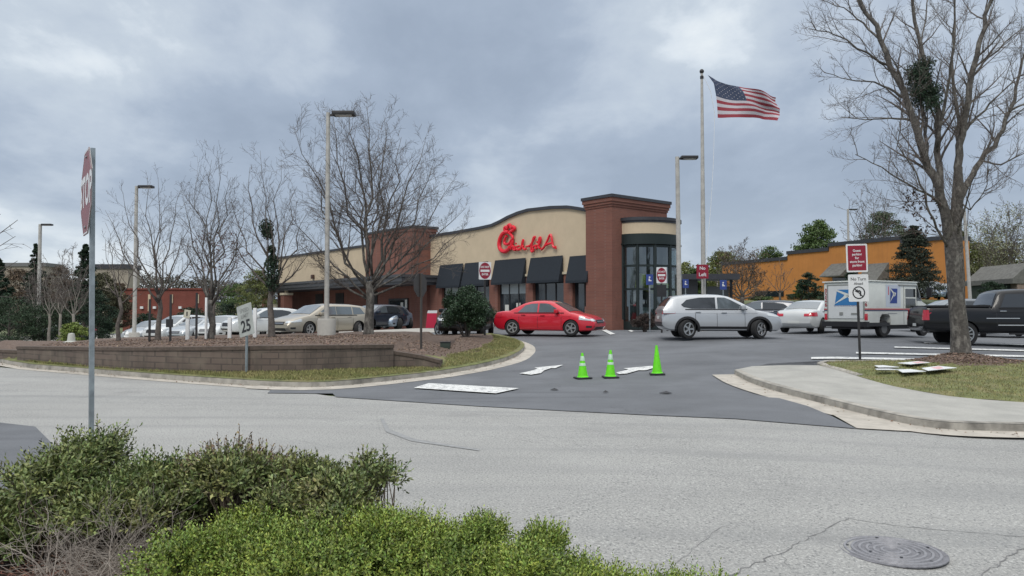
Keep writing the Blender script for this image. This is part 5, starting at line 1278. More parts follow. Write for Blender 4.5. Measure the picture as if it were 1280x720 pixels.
hedge('hedge', 'low clipped dark hedge along the foot of the orange wall', [(X(985, 80), 80), (X(1042, 77), 77)], 1.0, .9, F_DK2, 5000, .14)
hedge('hedge', 'low green hedge on the bank beyond the black pickup and the mail truck', [(X(1040, 62), 62), (X(1290, 52), 52)], .75, .9, F_DK2, 9000, .13)
hedge('far_wood', 'olive grey wood closing the view beyond the car park left of the orange building', [(X(845, 135), 135), (X(990, 135), 135)], 8.5, 5, F_OLIVE, 16000, .55, 'stuff', 'woods')
hedge('far_wood', 'brown grey bare wood closing the view behind the buildings at left', [(X(-60, 125), 125), (X(380, 140), 140)], 7.5, 5, mat('winter_wood', (.10, .095, .075), .9, island=.4), 22000, .5, 'stuff', 'woods')
hedge('far_wood', 'grey green wood behind the pavilion at far right', [(X(1180, 120), 120), (X(1330, 110), 110)], 9, 5, F_OLIVE, 12000, .5, 'stuff', 'woods')

# green round bush on the island, russet bush by the bay
def bush(label, cx, cy, zb, rad, n, leaf, m_, seed, name='bush', shoots=0, stems=14):
    rs = np.random.RandomState(seed); o = thing(name, label, 'bush', (cx, cy, zb)); parts = []; tips = []
    for k in range(90):
        v = rs.normal(0, 1, 3); v /= np.linalg.norm(v); v[2] = v[2] if v[2] > -.75 else -v[2]; s = .82*rs.uniform(.55, 1.0); c = np.array([v[0]*rad[0]*s, v[1]*rad[1]*s, rad[2]*(.95+v[2]*s*.95)]); tips.append(c)
        q = min(rad)*.26; parts.append(leaf_blob(rs, c, (q, q, q*.9), n//90, leaf, leaf*.5))
    cards('foliage', *cat_(parts), m_, o); st = MB()
    for c in tips[:stems]: st.tube([(c[0]*.1, c[1]*.1, -.05), (c[0]*.4, c[1]*.4, c[2]*.5), tuple(c)], [.03, .02, .006], 5)
    st.build('stems', M_BARK, o); return o
bx, by = X(583, 27.2), 27.2
bush('round dark green bush on the nose of the mulch island', bx, by, Zisl(bx, by), (1.10, .95, .97), 30000, .075, F_BUSH, 5)
bx, by = X(806, 36.6), 36.6
bush('russet brown clipped bush at the foot of the glass bay', bx, by, T(bx, by)+.05, (.78, .6, .48), 7000, .07, mat('russet_bush', (.055, .040, .034), .8, island=.5), 6)
# scrappy stumps of plants on the mulch
# ---- the foreground bushes, shoot by shoot
def shoots(label, ells, n, leaf, m_, seed, slen=.12, nl=9, upw=.8, stem_m=None, name='foreground_bush', zmin=.14, wid=.42, cat='bush', gap=0.0, droop=0.0, amp=1.0):
    """ells: list of (centre, radii, weight); each shoot is a thin stem with paired leaves"""
    rs = np.random.RandomState(seed); w = np.array([e[2] for e in ells], float); w /= w.sum(); base = ells[0][0]
    o = thing(name, label, cat, (base[0], base[1], .15)); off = np.array([base[0], base[1], .15])
    idx = rs.choice(len(ells), n, p=w); C = np.array([e[0] for e in ells])[idx]; Rr = np.array([e[1] for e in ells])[idx]
    V = rs.normal(0, 1, (n, 3)); V /= np.linalg.norm(V, axis=1)[:, None]; V[:, 2] = np.where(V[:, 2] < -.25, -V[:, 2], V[:, 2])
    rad = rs.uniform(0, 1, n)**.30
    nz = np.array([noise.noise(Vector((c[0]+v[0]*.5, c[1]+v[1]*.5, v[2]+seed))*3.1) for c, v in zip(C, V)])
    nz2 = np.array([noise.noise(Vector((c[0]*1.3+v[0]*1.4, c[1]*1.3+v[1]*1.4, v[2]*1.4+seed))*1.6) for c, v in zip(C, V)])
    P0_ = C + V*Rr*(rad*(1+amp*(.30*nz+.50*nz2)))[:, None]
    D = V*.8 + rs.normal(0, .35, (n, 3)); D[:, 2] += upw; D /= np.linalg.norm(D, axis=1)[:, None]
    keep = (P0_[:, 2] > zmin)
    if gap: keep &= (nz > -gap) & (nz2 > -gap)
    P0_, D = P0_[keep], D[keep]; n = len(P0_); Ls = rs.uniform(.5, 1.4, n)*slen
    S = np.cross(D, rs.normal(0, 1, (n, 3))); S /= np.linalg.norm(S, axis=1)[:, None]; S2 = np.cross(D, S)
    PP, DD, NN, LL = [], [], [], []
    for j in range(nl):
        t = (j+.5)/nl; a = j*2.4; out_ = S*math.cos(a)+S2*math.sin(a)
        dl = out_*(.9-.5*t) + D*(.45+.5*t) + rs.normal(0, .15, (n, 3)); dl[:, 2] -= droop
        sz = leaf*(1.05-.45*t)*rs.uniform(.7, 1.25, n)
        PP.append(P0_ + D*(Ls*t)[:, None] + dl*(sz*.5)[:, None]); DD.append(dl); NN.append(D+rs.normal(0, .3, (n, 3))); LL.append(sz)
    PP, DD, NN, LL = np.concatenate(PP)-off, np.concatenate(DD), np.concatenate(NN), np.concatenate(LL)
    cards('foliage', PP, DD, NN, LL, LL*wid, m_, o)
    st = MB(); rr = random.Random(seed)
    for k in range(0, n, max(1, n//420)):
        c = C[keep][k]; p = Vector(P0_[k]-off); b = Vector((c[0]-off[0]+rr.gauss(0, .05), c[1]-off[1]+rr.gauss(0, .05), 0))
        m = b.lerp(p, .55)+Vector((rr.gauss(0, .03), rr.gauss(0, .03), -.02)); st.tube([b, m, p, p+Vector(D[k])*float(Ls[k])], [.007, .0045, .003, .0012], 4, cap=False)
    st.build('stems', stem_m or mat('bush_stems', (.13, .10, .075), .9, var=.3, scale=10), o, recalc=False); return o
L_OLV = mat('olive_bush_leaves', (.095, .145, .045), .5, island=.65, var=.3, scale=3, col2=(.19, .215, .07))
L_GRN = mat('green_bush_leaves', (.095, .15, .045), .5, island=.65, var=.3, scale=3, col2=(.21, .21, .075))
L_BRT = mat('bright_bush_leaves', (.115, .180, .034), .55, island=.6, var=.3, scale=4, col2=(.25, .32, .055))
L_TIP = mat('red_tip_leaves', (.17, .12, .055), .6, island=.5)
rb_ = np.random.RandomState(77)
def lumps(cx, cy, w, zlo, zhi, n, r0, r1, dy=.32):
    out = []
    for _ in range(n):
        x = cx+rb_.uniform(-w, w); t = 1-((x-cx)/w)**2*.55; z = zlo+(zhi-zlo)*rb_.uniform(.15, 1)*t; r = rb_.uniform(r0, r1)
        out.append(((x, cy+rb_.normal(0, dy*.6), z), (r*1.15, r*1.1, r*.8), r*r*60))
    return out
shoots('tall olive green bush at lower left hiding the foot of the stop sign pole', [((-2.66, 4.75, .30), (.36, .38, .22), 1.4), ((-2.85, 4.45, .24), (.24, .3, .18), .7), ((-2.30, 4.7, .28), (.30, .30, .20), .8)] + lumps(-2.66, 4.75, .32, .24, .64, 15, .10, .18) + lumps(-2.25, 4.7, .28, .24, .52, 10, .09, .15) + lumps(-2.85, 4.35, .16, .16, .36, 5, .09, .14), 7600, .042, L_OLV, 101, .13, 10, .5, gap=.28, amp=1.15)
shoots('middle olive bush with reddish tips behind the bright green mound', [((-1.72, 4.72, .28), (.34, .30, .20), 1.0)] + lumps(-1.68, 4.7, .38, .28, .60, 13, .09, .15), 3900, .040, L_GRN, 102, .13, 10, .6, gap=.26, amp=1.15)
shoots('reddish new shoots over the middle olive bush', [((-1.75, 4.78, .50), (.36, .30, .20), 1)], 420, .032, L_TIP, 112, .12, 8, 1.1, name='shrub_tips')
shoots('small airy bush leaning right over the road behind the bright green mound', [((-1.16, 4.60, .32), (.20, .22, .17), 1)] + lumps(-1.12, 4.6, .30, .36, .62, 10, .08, .13) + [((-.86, 4.62, .60), (.13, .12, .07), .35), ((-.76, 4.6, .57), (.08, .08, .05), .15)], 2500, .040, L_GRN, 103, .11, 10, .4, gap=.30)
chain = [((-1.62+.17*k, 3.72+.10*math.sin(k*1.3)+.12*(k < 9), .20+.12*math.exp(-((k-4.5)/4.0)**2)-.011*max(0, k-6)), (.30, .36, .20 if k < 8 else .20-.010*(k-8)), 1.0 if k < 11 else .75) for k in range(16)]
shoots('bright green low mounded shrub filling the foreground centre', chain + [((-.95, 3.95, .30), (.40, .3, .20), .8), ((-.5, 3.98, .28), (.42, .3, .18), .9), ((0., 3.9, .20), (.42, .3, .16), .8), ((-.6, 3.35, .16), (.9, .3, .14), 1.0), ((.1, 3.35, .10), (.6, .25, .12), .6)] + lumps(-.7, 3.9, .9, .34, .46, 12, .07, .11),
       18500, .024, L_BRT, 104, .095, 10, 1.0, wid=.5, zmin=.02, gap=.9, amp=.42)
# dead grey twigs in front of the left bush
tw = thing('dead_shrub', 'leafless tangle of pale grey twigs in front of the tall olive bush', 'bush', (-2.2, 4.1, .15)); out = []; rs = random.Random(8)
for k in range(55):
    bx = rs.gauss(.05, .20); a = rs.uniform(-1.3, 1.3)
    grow(out, (bx, rs.gauss(0, .16), 0), (math.sin(a)*.9, rs.gauss(0, .4), .75), rs.uniform(.22, .46), rs.uniform(.0035, .007), 2, rs, .02, .45, 1.2, .0014)
m = MB()
for pts, rad, dp in out: m.tube(pts, rad, 4 if dp == 2 else 3, cap=False)
m.build('twigs', mat('dead_twigs', (.30, .265, .23), .9, var=.25, scale=12), tw, recalc=False)
# dead lower leaves, fine pine straw on the bed
rs = np.random.RandomState(3); n = 5000; P = np.column_stack([rs.uniform(-4.2, -1.2, n), rs.uniform(3.6, 5.2, n), np.full(n, .19)+rs.uniform(0, .02, n)])
D = rs.normal(0, 1, (n, 3)); D[:, 2] *= .15; Nn = np.tile([0, 0, 1.], (n, 1))+rs.normal(0, .3, (n, 3))
tag(cards('pine_straw', P, D, Nn, rs.uniform(.03, .08, n), rs.uniform(.003, .007, n), mat('pine_straw', (.22, .11, .075), .9, island=.5)), 'reddish pine straw covering the planting bed at the lower left', 'mulch', kind='stuff')

# leaf litter blown along the kerbs
P = []; rs = np.random.RandomState(12)
for line, n in ((resample(sw_front[:40], .3), 500), (resample(ifront, .3), 900), (resample(bedline, .3), 500)):
    for _ in range(n):
        q = line[rs.randint(len(line))]; o_ = abs(rs.normal(0, .28)); a = rs.uniform(0, 6.28); x, y = q[0]+o_*math.cos(a), q[1]+o_*math.sin(a)*.8-.15
        if not inside((x, y), outline) and not inside((x, y), sidewalk): P.append((x, y, T(x, y)+.045))
P = np.array(P); n = len(P); D = rs.normal(0, 1, (n, 3)); D[:, 2] *= .2; Nn = np.tile([0, 0, 1.], (n, 1))+rs.normal(0, .4, (n, 3))
tag(cards('leaf_litter', P, D, Nn, rs.uniform(.02, .06, n), rs.uniform(.012, .03, n), mat('dead_leaves', (.15, .09, .05), .9, island=.5)), 'brown leaf litter gathered along the kerbs and gutters', 'litter', kind='stuff')
# ============================================================ SIGNS, POLES, CONES, FLAG
def Fz(o, px, row, d): return Z(row, d)-o.location.z
def light_pole(label, px, d, zb, toprow, w, arm=1, base=None, lean=0.0, group='tall car park light poles', m_=M_POLE, head=.75):
    o = thing('light_pole', label, 'light pole', (X(px, d), d, zb), 0, group); H = Z(toprow, d)-zb
    m = MB(); m.tube([(0, 0, 0), (lean, 0, H)], [w, w*.8], 10); m.build('pole', m_, o, True)
    if base: m = MB(); m.lathe([(base, -.2), (base, .55), (base-.03, .6), (.05, .6)], 20); m.build('concrete_base', M_CONC, o, True)
    else: m = MB(); m.box(-w*1.8, w*1.8, -w*1.8, w*1.8, -.02, .06); m.build('base_plate', M_POLE, o)
    if arm:
        m = MB(); m.box(lean+min(0, arm*.35), lean+max(0, arm*.35), -.03, .03, H-.12, H-.05); m.build('arm', M_DARKM, o)
        m = MB(); a, b = sorted((lean+arm*.15, lean+arm*(.15+head))); m.box(a, b, -.2, .2, H-.10, H+.03); l = m.build('lamp_head', M_DARKM, o, bevel=.03)
        m = MB(); m.box(a+.1, b-.1, -.14, .14, H-.115, H-.101); m.build('lens', mat('lamp_lens', (.5, .5, .48), .3), l)
    return o
lp = light_pole('tallest left light pole on a round concrete base in the mulch island', 408.5, 25.2, zi(408.5, 25.2)-.05, 139, .085, 1, .30)
m = MB(); m.box(.05, .28, -.08, .08, 7.55-.1, 7.75-.1); 
light_pole('light pole between the stop sign and the slim bare tree', 168.5, 41, -.1, 232, .11, 1, .28)
light_pole('leftmost pale light pole before the dark evergreens', 48.5, 58, -.95, 280, .15, 1)
light_pole('pale light pole standing behind the silver SUV by the glass bay', 849.5, 33.5, .6, 195, .115, 1, None, -.06)
light_pole('small grey light pole rising over the orange building', 1061.5, 95, 3, 261, .16, 1, head=1.0)
lq = light_pole('leaning white light pole right of the big bare tree', 1214, 52, .8, 263, .12, -1, None, -.35)
for i, (px, rt, rb_, lab) in enumerate(((897, 348, 392, 'tiny twin-headed light pole far beyond the flagpole, the right of two'), (860, 352, 392, 'tiny twin-headed light pole far behind the bay, the left of two'))):
    o = thing('light_pole', lab, 'light pole', (X(px, 110), 110, 3)); H = Z(rt, 110)-3
    m = MB(); m.tube([(0, 0, 0), (0, 0, H)], .09, 6); m.build('pole', M_POLE, o)
    for s in (-1, 1): m = MB(); m.box(min(.1*s, s*.9), max(.1*s, s*.9), -.15, .15, H, H+.14); m.build('lamp_head', M_POLE, o)

def post_sign(name, label, cat, px, d, zb, ptop, pw, parts, rz=0, m_post=M_DARKM, lean=0, group=None):
    """parts: functions called with (sign root, local z for a photo row)"""
    o = thing(name, label, cat, (X(px, d), d, zb), rz, group); H = Z(ptop, d)-zb
    m = MB(); m.box(-pw, pw, -pw*.6, pw*.6, -.1, H);  m.build('post', m_post, o)
    for p in parts: p(o, lambda row: Z(row, d)-zb)
    return o
M_SRED = mat('sign_maroon', (.25, .010, .030), .4); M_STOPRED = mat('stop_red', (.21, .035, .035), .4, var=.1, scale=6); M_SWHITE = mat('sign_white', (.68, .69, .70), .45)
def rrect(w, h, r, n=4):
    pts = []
    for cx_, cy_, a0 in ((w-r, h-r, 0), (-w+r, h-r, 90), (-w+r, -h+r, 180), (w-r, -h+r, 270)):
        for k in range(n+1): a = R(a0+90*k/n); pts.append((cx_+r*math.cos(a), cy_+r*math.sin(a)))
    return pts
def disc(r, n=32): return [(r*math.cos(2*math.pi*k/n), r*math.sin(2*math.pi*k/n)) for k in range(n)]
def ring_(mb, r0, r1, fn, n=32, t=.004):
    a = disc(r0, n); b = disc(r1, n); mb.add([fn(x, y, t) for x, y in a+b], [(k, (k+1) % n, n+(k+1) % n, n+k) for k in range(n)])
# --- stop sign, nearly edge on
SD = 6.45; sx_, sz_ = X(115, SD), T(X(115, SD), SD)
ss = thing('stop_sign', 'red octagonal stop sign seen almost edge-on atop a galvanised pole in the foreground bush', 'stop sign', (sx_, SD, sz_+.02), R(215.2-270))
Hs = Z(190, SD)-sz_
# local frame: sign faces local -Y
ss.rotation_euler[1] = 0
pm = MB(); lean_ = X(115, SD)-X(109.5, SD)
vx = Vector((-lean_, 0, 0)); vx.rotate(Matrix.Rotation(-ss.rotation_euler[2], 3, 'Z'))
def lw_(z): return vx*(z/Hs)
pts = [lw_(z)+Vector((0, 0, z)) for z in (-.1, 1.0, 2.0, Hs+.02)]
for z0, z1 in zip(pts, pts[1:]):
    for (a, b, c, e) in ((-.030, .030, .0, .006), (-.034, -.026, 0, .032), (.026, .034, 0, .032)):
        vs = [(z0.x+a, z0.y+c, z0.z), (z0.x+b, z0.y+c, z0.z), (z0.x+b, z0.y+e+.004, z0.z), (z0.x+a, z0.y+e+.004, z0.z)]
        vs += [(x+z1.x-z0.x, y+z1.y-z0.y, z1.z) for x, y, z in vs]; pm.add(vs, [(0, 3, 2, 1), (4, 5, 6, 7), (0, 1, 5, 4), (1, 2, 6, 5), (2, 3, 7, 6), (3, 0, 4, 7)])
pm.build('pole', M_GALV, ss)
zc_ = Z(243, SD)-sz_; c0 = lw_(zc_)
oct_ = [(.392*math.cos(R(22.5+45*k)), .392*math.sin(R(22.5+45*k))) for k in range(8)]
def SG(a, b, t): return (c0.x+a, c0.y-.028-t, zc_+b)
m = MB(); m.prism(oct_, -.006, .0, SG); sgn = m.build('sign_back', mat('bare_aluminium', (.3, .3, .3), .5, .6), ss)
m = MB(); m.prism([(a*.998, b*.998) for a, b in oct_], .0005, .002, SG); face = m.build('sign_face', M_STOPRED, ss)
m = MB(); i8 = [(a*.95, b*.95) for a, b in oct_]; o8 = [(a*.985, b*.985) for a, b in oct_]
m.add([SG(a, b, .0035) for a, b in i8+o8], [(k, (k+1) % 8, 8+(k+1) % 8, 8+k) for k in range(8)]); m.build('white_border', M_SWHITE, face)
m = MB(); text_mb(m, 'STOP', .36, SG, .004, bold=.012, sx=.92); m.build('lettering', M_SWHITE, face)
for z in (.3, -.3):
    m = MB(); m.lathe([(.001, .012), (.012, .012), (.012, .003), (.001, .003)], 8, fn=lambda x, y, t, z=z: SG(x, z+y, t)); m.build('bolt', M_GALV, ss)

# --- maroon parking sign over a no-left-turn sign
def maroon(o, zr):
    zc = (zr(305)+zr(340))/2; F = lambda a, b, t: (a, -.03-t, zc+b); k = 20.3/FPX
    m = MB(); m.prism(rrect(13.3*k, 17.6*k, .03), 0, .006, F); b = m.build('maroon_sign', M_SWHITE, o)
    m = MB(); m.prism(rrect(11.3*k, 15.6*k, .02), .0065, .009, F); m.build('sign_field', M_SRED, b)
    m = MB()
    for i, s in enumerate(('Guest', 'parking', 'for', 'store front', 'parking')): text_mb(m, s, .092, lambda a, c, t, i=i: F(a, c+.195-.098*i, t), .011, bold=.002, sx=.95)
    m.build('lettering', M_SWHITE, b)
def noleft(o, zr):
    zc = (zr(343)+zr(377))/2; F = lambda a, b, t: (a+.015, -.03-t, zc+b); k = 20.3/FPX
    m = MB(); m.prism(rrect(12.6*k, 17.0*k, .03), 0, .006, F); b = m.build('no_turn_sign', M_SWHITE, o)
    m = MB(); text_mb(m, 'No Turn', .115, lambda a, c, t: F(a, c+.235, t), .010, bold=.001); text_mb(m, 'Ahead', .095, lambda a, c, t: F(a, c+.115, t), .010, bold=.001); m.build('lettering', M_BLACK, b)
    G_ = lambda a, c, t: F(a, c-.125, t)
    m = MB(); ring_(m, .170, .140, G_, t=.010)
    ca = math.cos(R(-45)); sa = math.sin(R(-45)); vs = [G_(x*ca-y*sa, x*sa+y*ca, .0125) for x, y in ((-.145, -.012), (.145, -.012), (.145, .012), (-.145, .012))]; m.add(vs, [(0, 1, 2, 3)])
    m.build('prohibition_ring', M_BLACK, b)
    m = MB(); m.add([G_(x, y, .0105) for x, y in ((.065, -.09), (.065, .03), (.035, .065), (-.03, .065), (-.03, .095), (-.105, .045), (-.03, -.005), (-.03, .025), (.02, .025), (.025, .02), (.025, -.09))],
                  [(0, 1, 9, 10), (1, 2, 8, 9), (2, 3, 7, 8), (4, 5, 6), (3, 4, 6, 7)]); m.build('turn_arrow', M_BLACK, b)
px, d = 1075.5, 20.3; ps = post_sign('sign_post', 'maroon parking sign above a white no-left-turn sign on a dark post at the lawn corner', 'sign', px-1.5, d, Zlawn(X(px, d), d), 304, .028, [maroon, noleft], m_post=M_DARKM)
ps.rotation_euler[1] = R(-1.3)

# --- do not enter signs
def dne(ra, rb_, w, dz=0):
    def f(o, zr):
        h = (zr(ra)-zr(rb_))/2; zc = (zr(ra)+zr(rb_))/2; F = lambda a, b, t: (a, -.03-t, zc+b)
        m = MB(); m.prism(rrect(w, h, .03), 0, .006, F); b = m.build('sign_panel', M_SWHITE, o)
        r = min(w, h)*.93; m = MB(); m.prism([(a*w*.93/r*1.0, c*h*.93/r) for a, c in disc(r)], .0065, .009, F); m.build('red_disc', M_SRED, b)
        m = MB(); m.add([F(a, c, .0105) for a, c in ((-w*.72, -h*.13), (w*.72, -h*.13), (w*.72, h*.13), (-w*.72, h*.13))], [(0, 1, 2, 3)])
        text_mb(m, 'DO NOT', h*.32, lambda a, c, t: F(a*w/h*1.1, c+h*.42, t), .0105, bold=.003); text_mb(m, 'ENTER', h*.32, lambda a, c, t: F(a*w/h*1.1, c-h*.42, t), .0105, bold=.003); m.build('bar_and_lettering', M_SWHITE, b)
    return f
d = 28.3; post_sign('do_not_enter_sign', 'do not enter sign on a dark post against the second navy awning', 'sign', 606, d, Zisl(X(606, d), d), 327, .035, [dne(327.5, 349.5, .235)], R(12), group='do not enter signs')
d = 35.5; o = post_sign('do_not_enter_sign', 'do not enter sign on a dark post in front of the glass bay', 'sign', 827, d, T(X(827, d), d), 333, .04, [dne(334, 354, .24)], 0, group='do not enter signs')
m = MB(); m.box(-.22, .22, -.04, -.0, Z(371, d)-o.location.z, Z(356, d)-o.location.z); m.build('lower_panel', M_BLACK, o)
# --- octagonal sign seen from behind, dark
def octback(o, zr):
    zc = (zr(343)+zr(370))/2; r = .36; F = lambda a, b, t: (a, .03+t, zc+b)
    m = MB(); m.prism([(r*1.05*math.cos(R(22.5+45*k)), r*1.05*math.sin(R(22.5+45*k))) for k in range(8)], 0, .008, F); m.build('octagon', mat('sign_back_brown', (.055, .050, .048), .6, var=.15), o)
d = 22.6; post_sign('stop_sign', 'dark brown back of an octagonal sign on a post at the wall end', 'sign', 526.5, d, Zisl(X(526.5, d), d), 342, .035, [octback], R(64), m_post=mat('brown_post', (.06, .052, .046), .6))
# --- speed limit 25, tilted
def speed(o, zr):
    F = lambda a, b, t: (a, -.04-t, (zr(385)+zr(415))/2+b); w, h = .30, .385
    m = MB(); m.prism(rrect(w, h, .03), 0, .006, F); b = m.build('speed_sign', mat('weathered_white', (.36, .38, .36), .6, var=.15, scale=5), o)
    m = MB(); text_mb(m, 'SPEED', .135, lambda a, c, t: F(a, c+.24, t), .010, bold=.001); text_mb(m, 'LIMIT', .135, lambda a, c, t: F(a, c+.10, t), .010, bold=.001); m.build('small_lettering', mat('faded_black', (.22, .23, .22), .7), b)
    m = MB(); text_mb(m, '25', .40, lambda a, c, t: F(a, c-.16, t), .010, bold=.010); m.build('numerals', M_BLACK, b); b.rotation_euler = (0, 0, 0)
    zc = (zr(385)+zr(415))/2; b.rotation_euler = (0, R(-12), 0); b.location = (zc*math.sin(R(12)), 0, zc*(1-math.cos(R(12))))
d = 18.6; sp25 = post_sign('speed_limit_sign', 'weathered white speed limit 25 sign tilted on its post on the grass strip', 'sign', 309, d, Zisl(X(309, d), d)-.03, 392, .03, [speed], R(-36), m_post=M_GALV)
# --- small red and white sign on the flagpole side
def redw(o, zr):
    F = lambda a, b, t: (a, -.05-t, (zr(331)+zr(348))/2+b); w = .29; h = .34
    m = MB(); m.prism(rrect(w, h, .02), 0, .006, F); b = m.build('red_panel', M_SRED, o)
    m = MB(); text_mb(m, 'No', .22, lambda a, c, t: F(a, c+.16, t), .01, bold=.004); text_mb(m, 'Left', .24, lambda a, c, t: F(a, c-.15, t), .01, bold=.004); m.build('lettering', M_SWHITE, b)
d = 37; fp_z = T(X(879, 37.5), 37.5)
post_sign('small_red_sign', 'small red sign with white lettering just below mid flagpole', 'sign', 878, d, T(X(878, d), d), 331, .03, [redw], m_post=M_POLE)
for px, r0, r1, lab, dd in ((857, 349, 360, 'blue accessible parking sign left of the flagpole', 50), (904, 350, 362, 'blue accessible parking sign right of the flagpole', 50), (812, 343, 356, 'blue accessible parking sign showing before the glass bay', 36.2)):
    def bl(o, zr, r0=r0, r1=r1, dd=dd):
        F = lambda a, b, t: (a, -.03-t, (zr(r0)+zr(r1))/2+b); h = (zr(r0)-zr(r1))/2; m = MB(); m.prism(rrect(h*.7, h, .02), 0, .006, F); b = m.build('blue_panel', mat('sign_blue', (.03, .06, .25), .5), o)
        m = MB(); m.prism(disc(h*.16, 10), .007, .01, lambda a, c, t: F(a, c+h*.45, t)); m.prism([(-h*.2, h*.2), (h*.05, h*.2), (h*.1, -h*.1), (h*.35, -h*.1), (h*.35, -h*.3), (-h*.2, -h*.3)], .007, .01, F); m.build('wheelchair_mark', M_SWHITE, b)
    post_sign('parking_sign', lab, 'sign', px, dd, T(X(px, dd), dd), r0, .03, [bl], m_post=M_GALV, group='blue parking signs')
# --- slim posts on the island
PG = 'slim dark posts on the mulch island'
for px, rt, lab in ((187.5, 374, 'slim dark post left of the slim bare tree'), (213.5, 368, 'slim dark post right of the slim bare tree'), (246, 366, 'slim dark post before the pale grey-green sedan')):
    d = 23.6; o = thing('slim_post', lab, 'post', (X(px, d), d, zi(px, d)-.05), 0, PG); m = MB(); m.box(-.03, .03, -.02, .02, 0, Z(rt, d)-zi(px, d)+.05); m.build('post', M_DARKM, o)
    if px == 213.5: m = MB(); m.box(-.12, .06, -.05, .05, .5, .75); m.build('meter_box', M_BLACK, o)
WG = 'short white posts on the island'
for px, rt, lab in ((235, 388, 'short white post with a tilted little sign before the white SUV'), (287.5, 397, 'short white post in front of the low white sedan'), (319, 385, 'short white post just right of the speed limit sign'), (258, 372, 'white stake beside the tall narrow bare tree')):
    d = 24.4; o = thing('white_post', lab, 'post', (X(px, d), d, zi(px, d)-.05), 0, WG); m = MB(); w_ = .055 if px != 258 else .03; H = Z(rt if px != 235 else 397, d)-zi(px, d)+.05; m.box(-w_, w_, -.04, .04, 0, H); m.build('post', M_WHITE, o, bevel=.008)
    if px == 235:
        m = MB(); m.prism([(a*math.cos(-.18)-b*math.sin(-.18), a*math.sin(-.18)+b*math.cos(-.18)) for a, b in rrect(.10, .13, .01)], 0, .01, lambda a, b, t: (a, -.05-t, H+.12+b)); b_ = m.build('notice', mat('notice_cream', (.55, .53, .42), .6), o)
        m = MB(); m.prism([(-.02, -.07), (.02, -.07), (.02, .07), (-.02, .07)], .011, .013, lambda a, b, t: (a, -.05-t, H+.12+b)); m.build('print', M_BLACK, b_)
# fire hydrant beyond the island
hx = X(160, 48); fh = thing('fire_hydrant', 'white fire hydrant on the pale lot between the stop sign and the brick building', 'hydrant', (hx, 48, T(hx, 48)+.05))
m = MB(); m.lathe([(.16, 0), (.16, .05), (.11, .06), (.11, .55), (.15, .57), (.15, .62), (.12, .66), (.05, .76), (.03, .82), (.001, .82)], 16); m.build('barrel', M_WHITE, fh, True)
for s in (-1, 1): m = MB(); m.tube([(0, 0, .45), (s*.2, 0, .45)], .06, 10); m.build('outlet', M_WHITE, fh, True)
# utility covers: green box-like cone at the left and a small cabinet in the island
x = X(90, 30); dm = thing('utility_dome', 'pale low dome-shaped utility cover on the grass left of the stop sign pole', 'utility cover', (X(90, 29), 29, zi(90, 28)-.05)); m = MB(); m.lathe([(.42, 0), (.40, .05), (.2, .12), (.14, .14), (.12, .35), (.10, .42), (.001, .44)], 16); m.build('dome', mat('pale_pvc', (.45, .46, .42), .6), dm, True)
x, y = X(557, 24.5), 24.5; ub = thing('utility_box', 'small dark green utility box on the mulch left of the round bush', 'utility box', (x, y, Zisl(x, y)))
m = MB(); m.box(-.16, .16, -.12, .12, -.05, .17); m.build('box', mat('box_green', (.03, .045, .035), .7), ub, bevel=.02); m = MB(); m.box(-.18, .18, -.14, .14, .171, .20); m.build('lid', mat('box_green', ()) if 0 else M_BLACK, ub, bevel=.01)
# A-frame board by the restaurant
x, y = X(538, 45), 45; af = thing('sandwich_board', 'red standing board with a white header against the brick wall left of the round bush', 'sign board', (x, y, Z(413, 45)), R(20))
m = MB(); m.prism([(-.28, 0), (.30, 0), (.40, 1.02), (-.18, 1.02)], 0, .05, lambda a, b, t: (a, t, b)); b = m.build('board', mat('board_red', (.50, .02, .06), .5), af)
m = MB(); m.prism([(-.18, 1.02), (.40, 1.02), (.43, 1.18), (-.14, 1.18)], 0, .05, lambda a, b, t: (a, t, b)); m.build('header', M_SWHITE, af)
m = MB(); m.prism([(-.3, -.1), (.31, -.1), (.30, 0), (-.28, 0)], 0, .05, lambda a, b, t: (a, t, b)); m.build('foot', M_SWHITE, af)

# --- traffic cones
M_LIME = mat('fluorescent_lime', (.14, .70, .01), .5, var=.12, scale=9)
add_mix(M_LIME, f_noise(14, .58, .7, 6), (.10, .30, .03), .6); M_REFL = mat('reflective_collar', (.42, .58, .45), .4, var=.15, scale=20)
def cone(label, px, row, toprow, collars, rz, tilt=0):
    x, y = G(px, row); z = T(x, y)+.02; o = thing('traffic_cone', label, 'traffic cone', (x, y, z), rz, 'lime green traffic cones'); H = Z(toprow, y)-z
    m = MB(); m.box(-.19, .19, -.19, .19, 0, .035); m.build('base', M_BLACK, o, bevel=.012)
    def rr(t): return .125*(1-t)+.026*t
    m = MB(); m.lathe([(.15, .035), (.145, .05), (rr(0), .06)] + [(rr(k/6), .06+(H-.06)*k/6) for k in range(1, 7)] + [(.015, H), (.013, H-.02)], 20); m.build('cone', M_LIME, o, True)
    for a, b in collars:
        m = MB(); m.lathe([(rr(a)+.001, .06+(H-.06)*a), (rr(a)+.004, .06+(H-.06)*a+.003), (rr(b)+.004, .06+(H-.06)*b-.003), (rr(b)+.001, .06+(H-.06)*b)], 20); m.build('reflective_collar', M_REFL, o, True)
    o.rotation_euler[1] = R(tilt); return o
cone('left lime green traffic cone with two pale reflective collars', 728.5, 474, 441, [(.44, .56), (.66, .86)], R(14), -1)
cone('middle lime green traffic cone with faded narrow collars', 763, 473, 437.5, [(.42, .52), (.62, .84)], R(4), .5)
cone('right lime green traffic cone, tallest and without collars', 821.5, 469, 431.5, [], R(-6), -1)

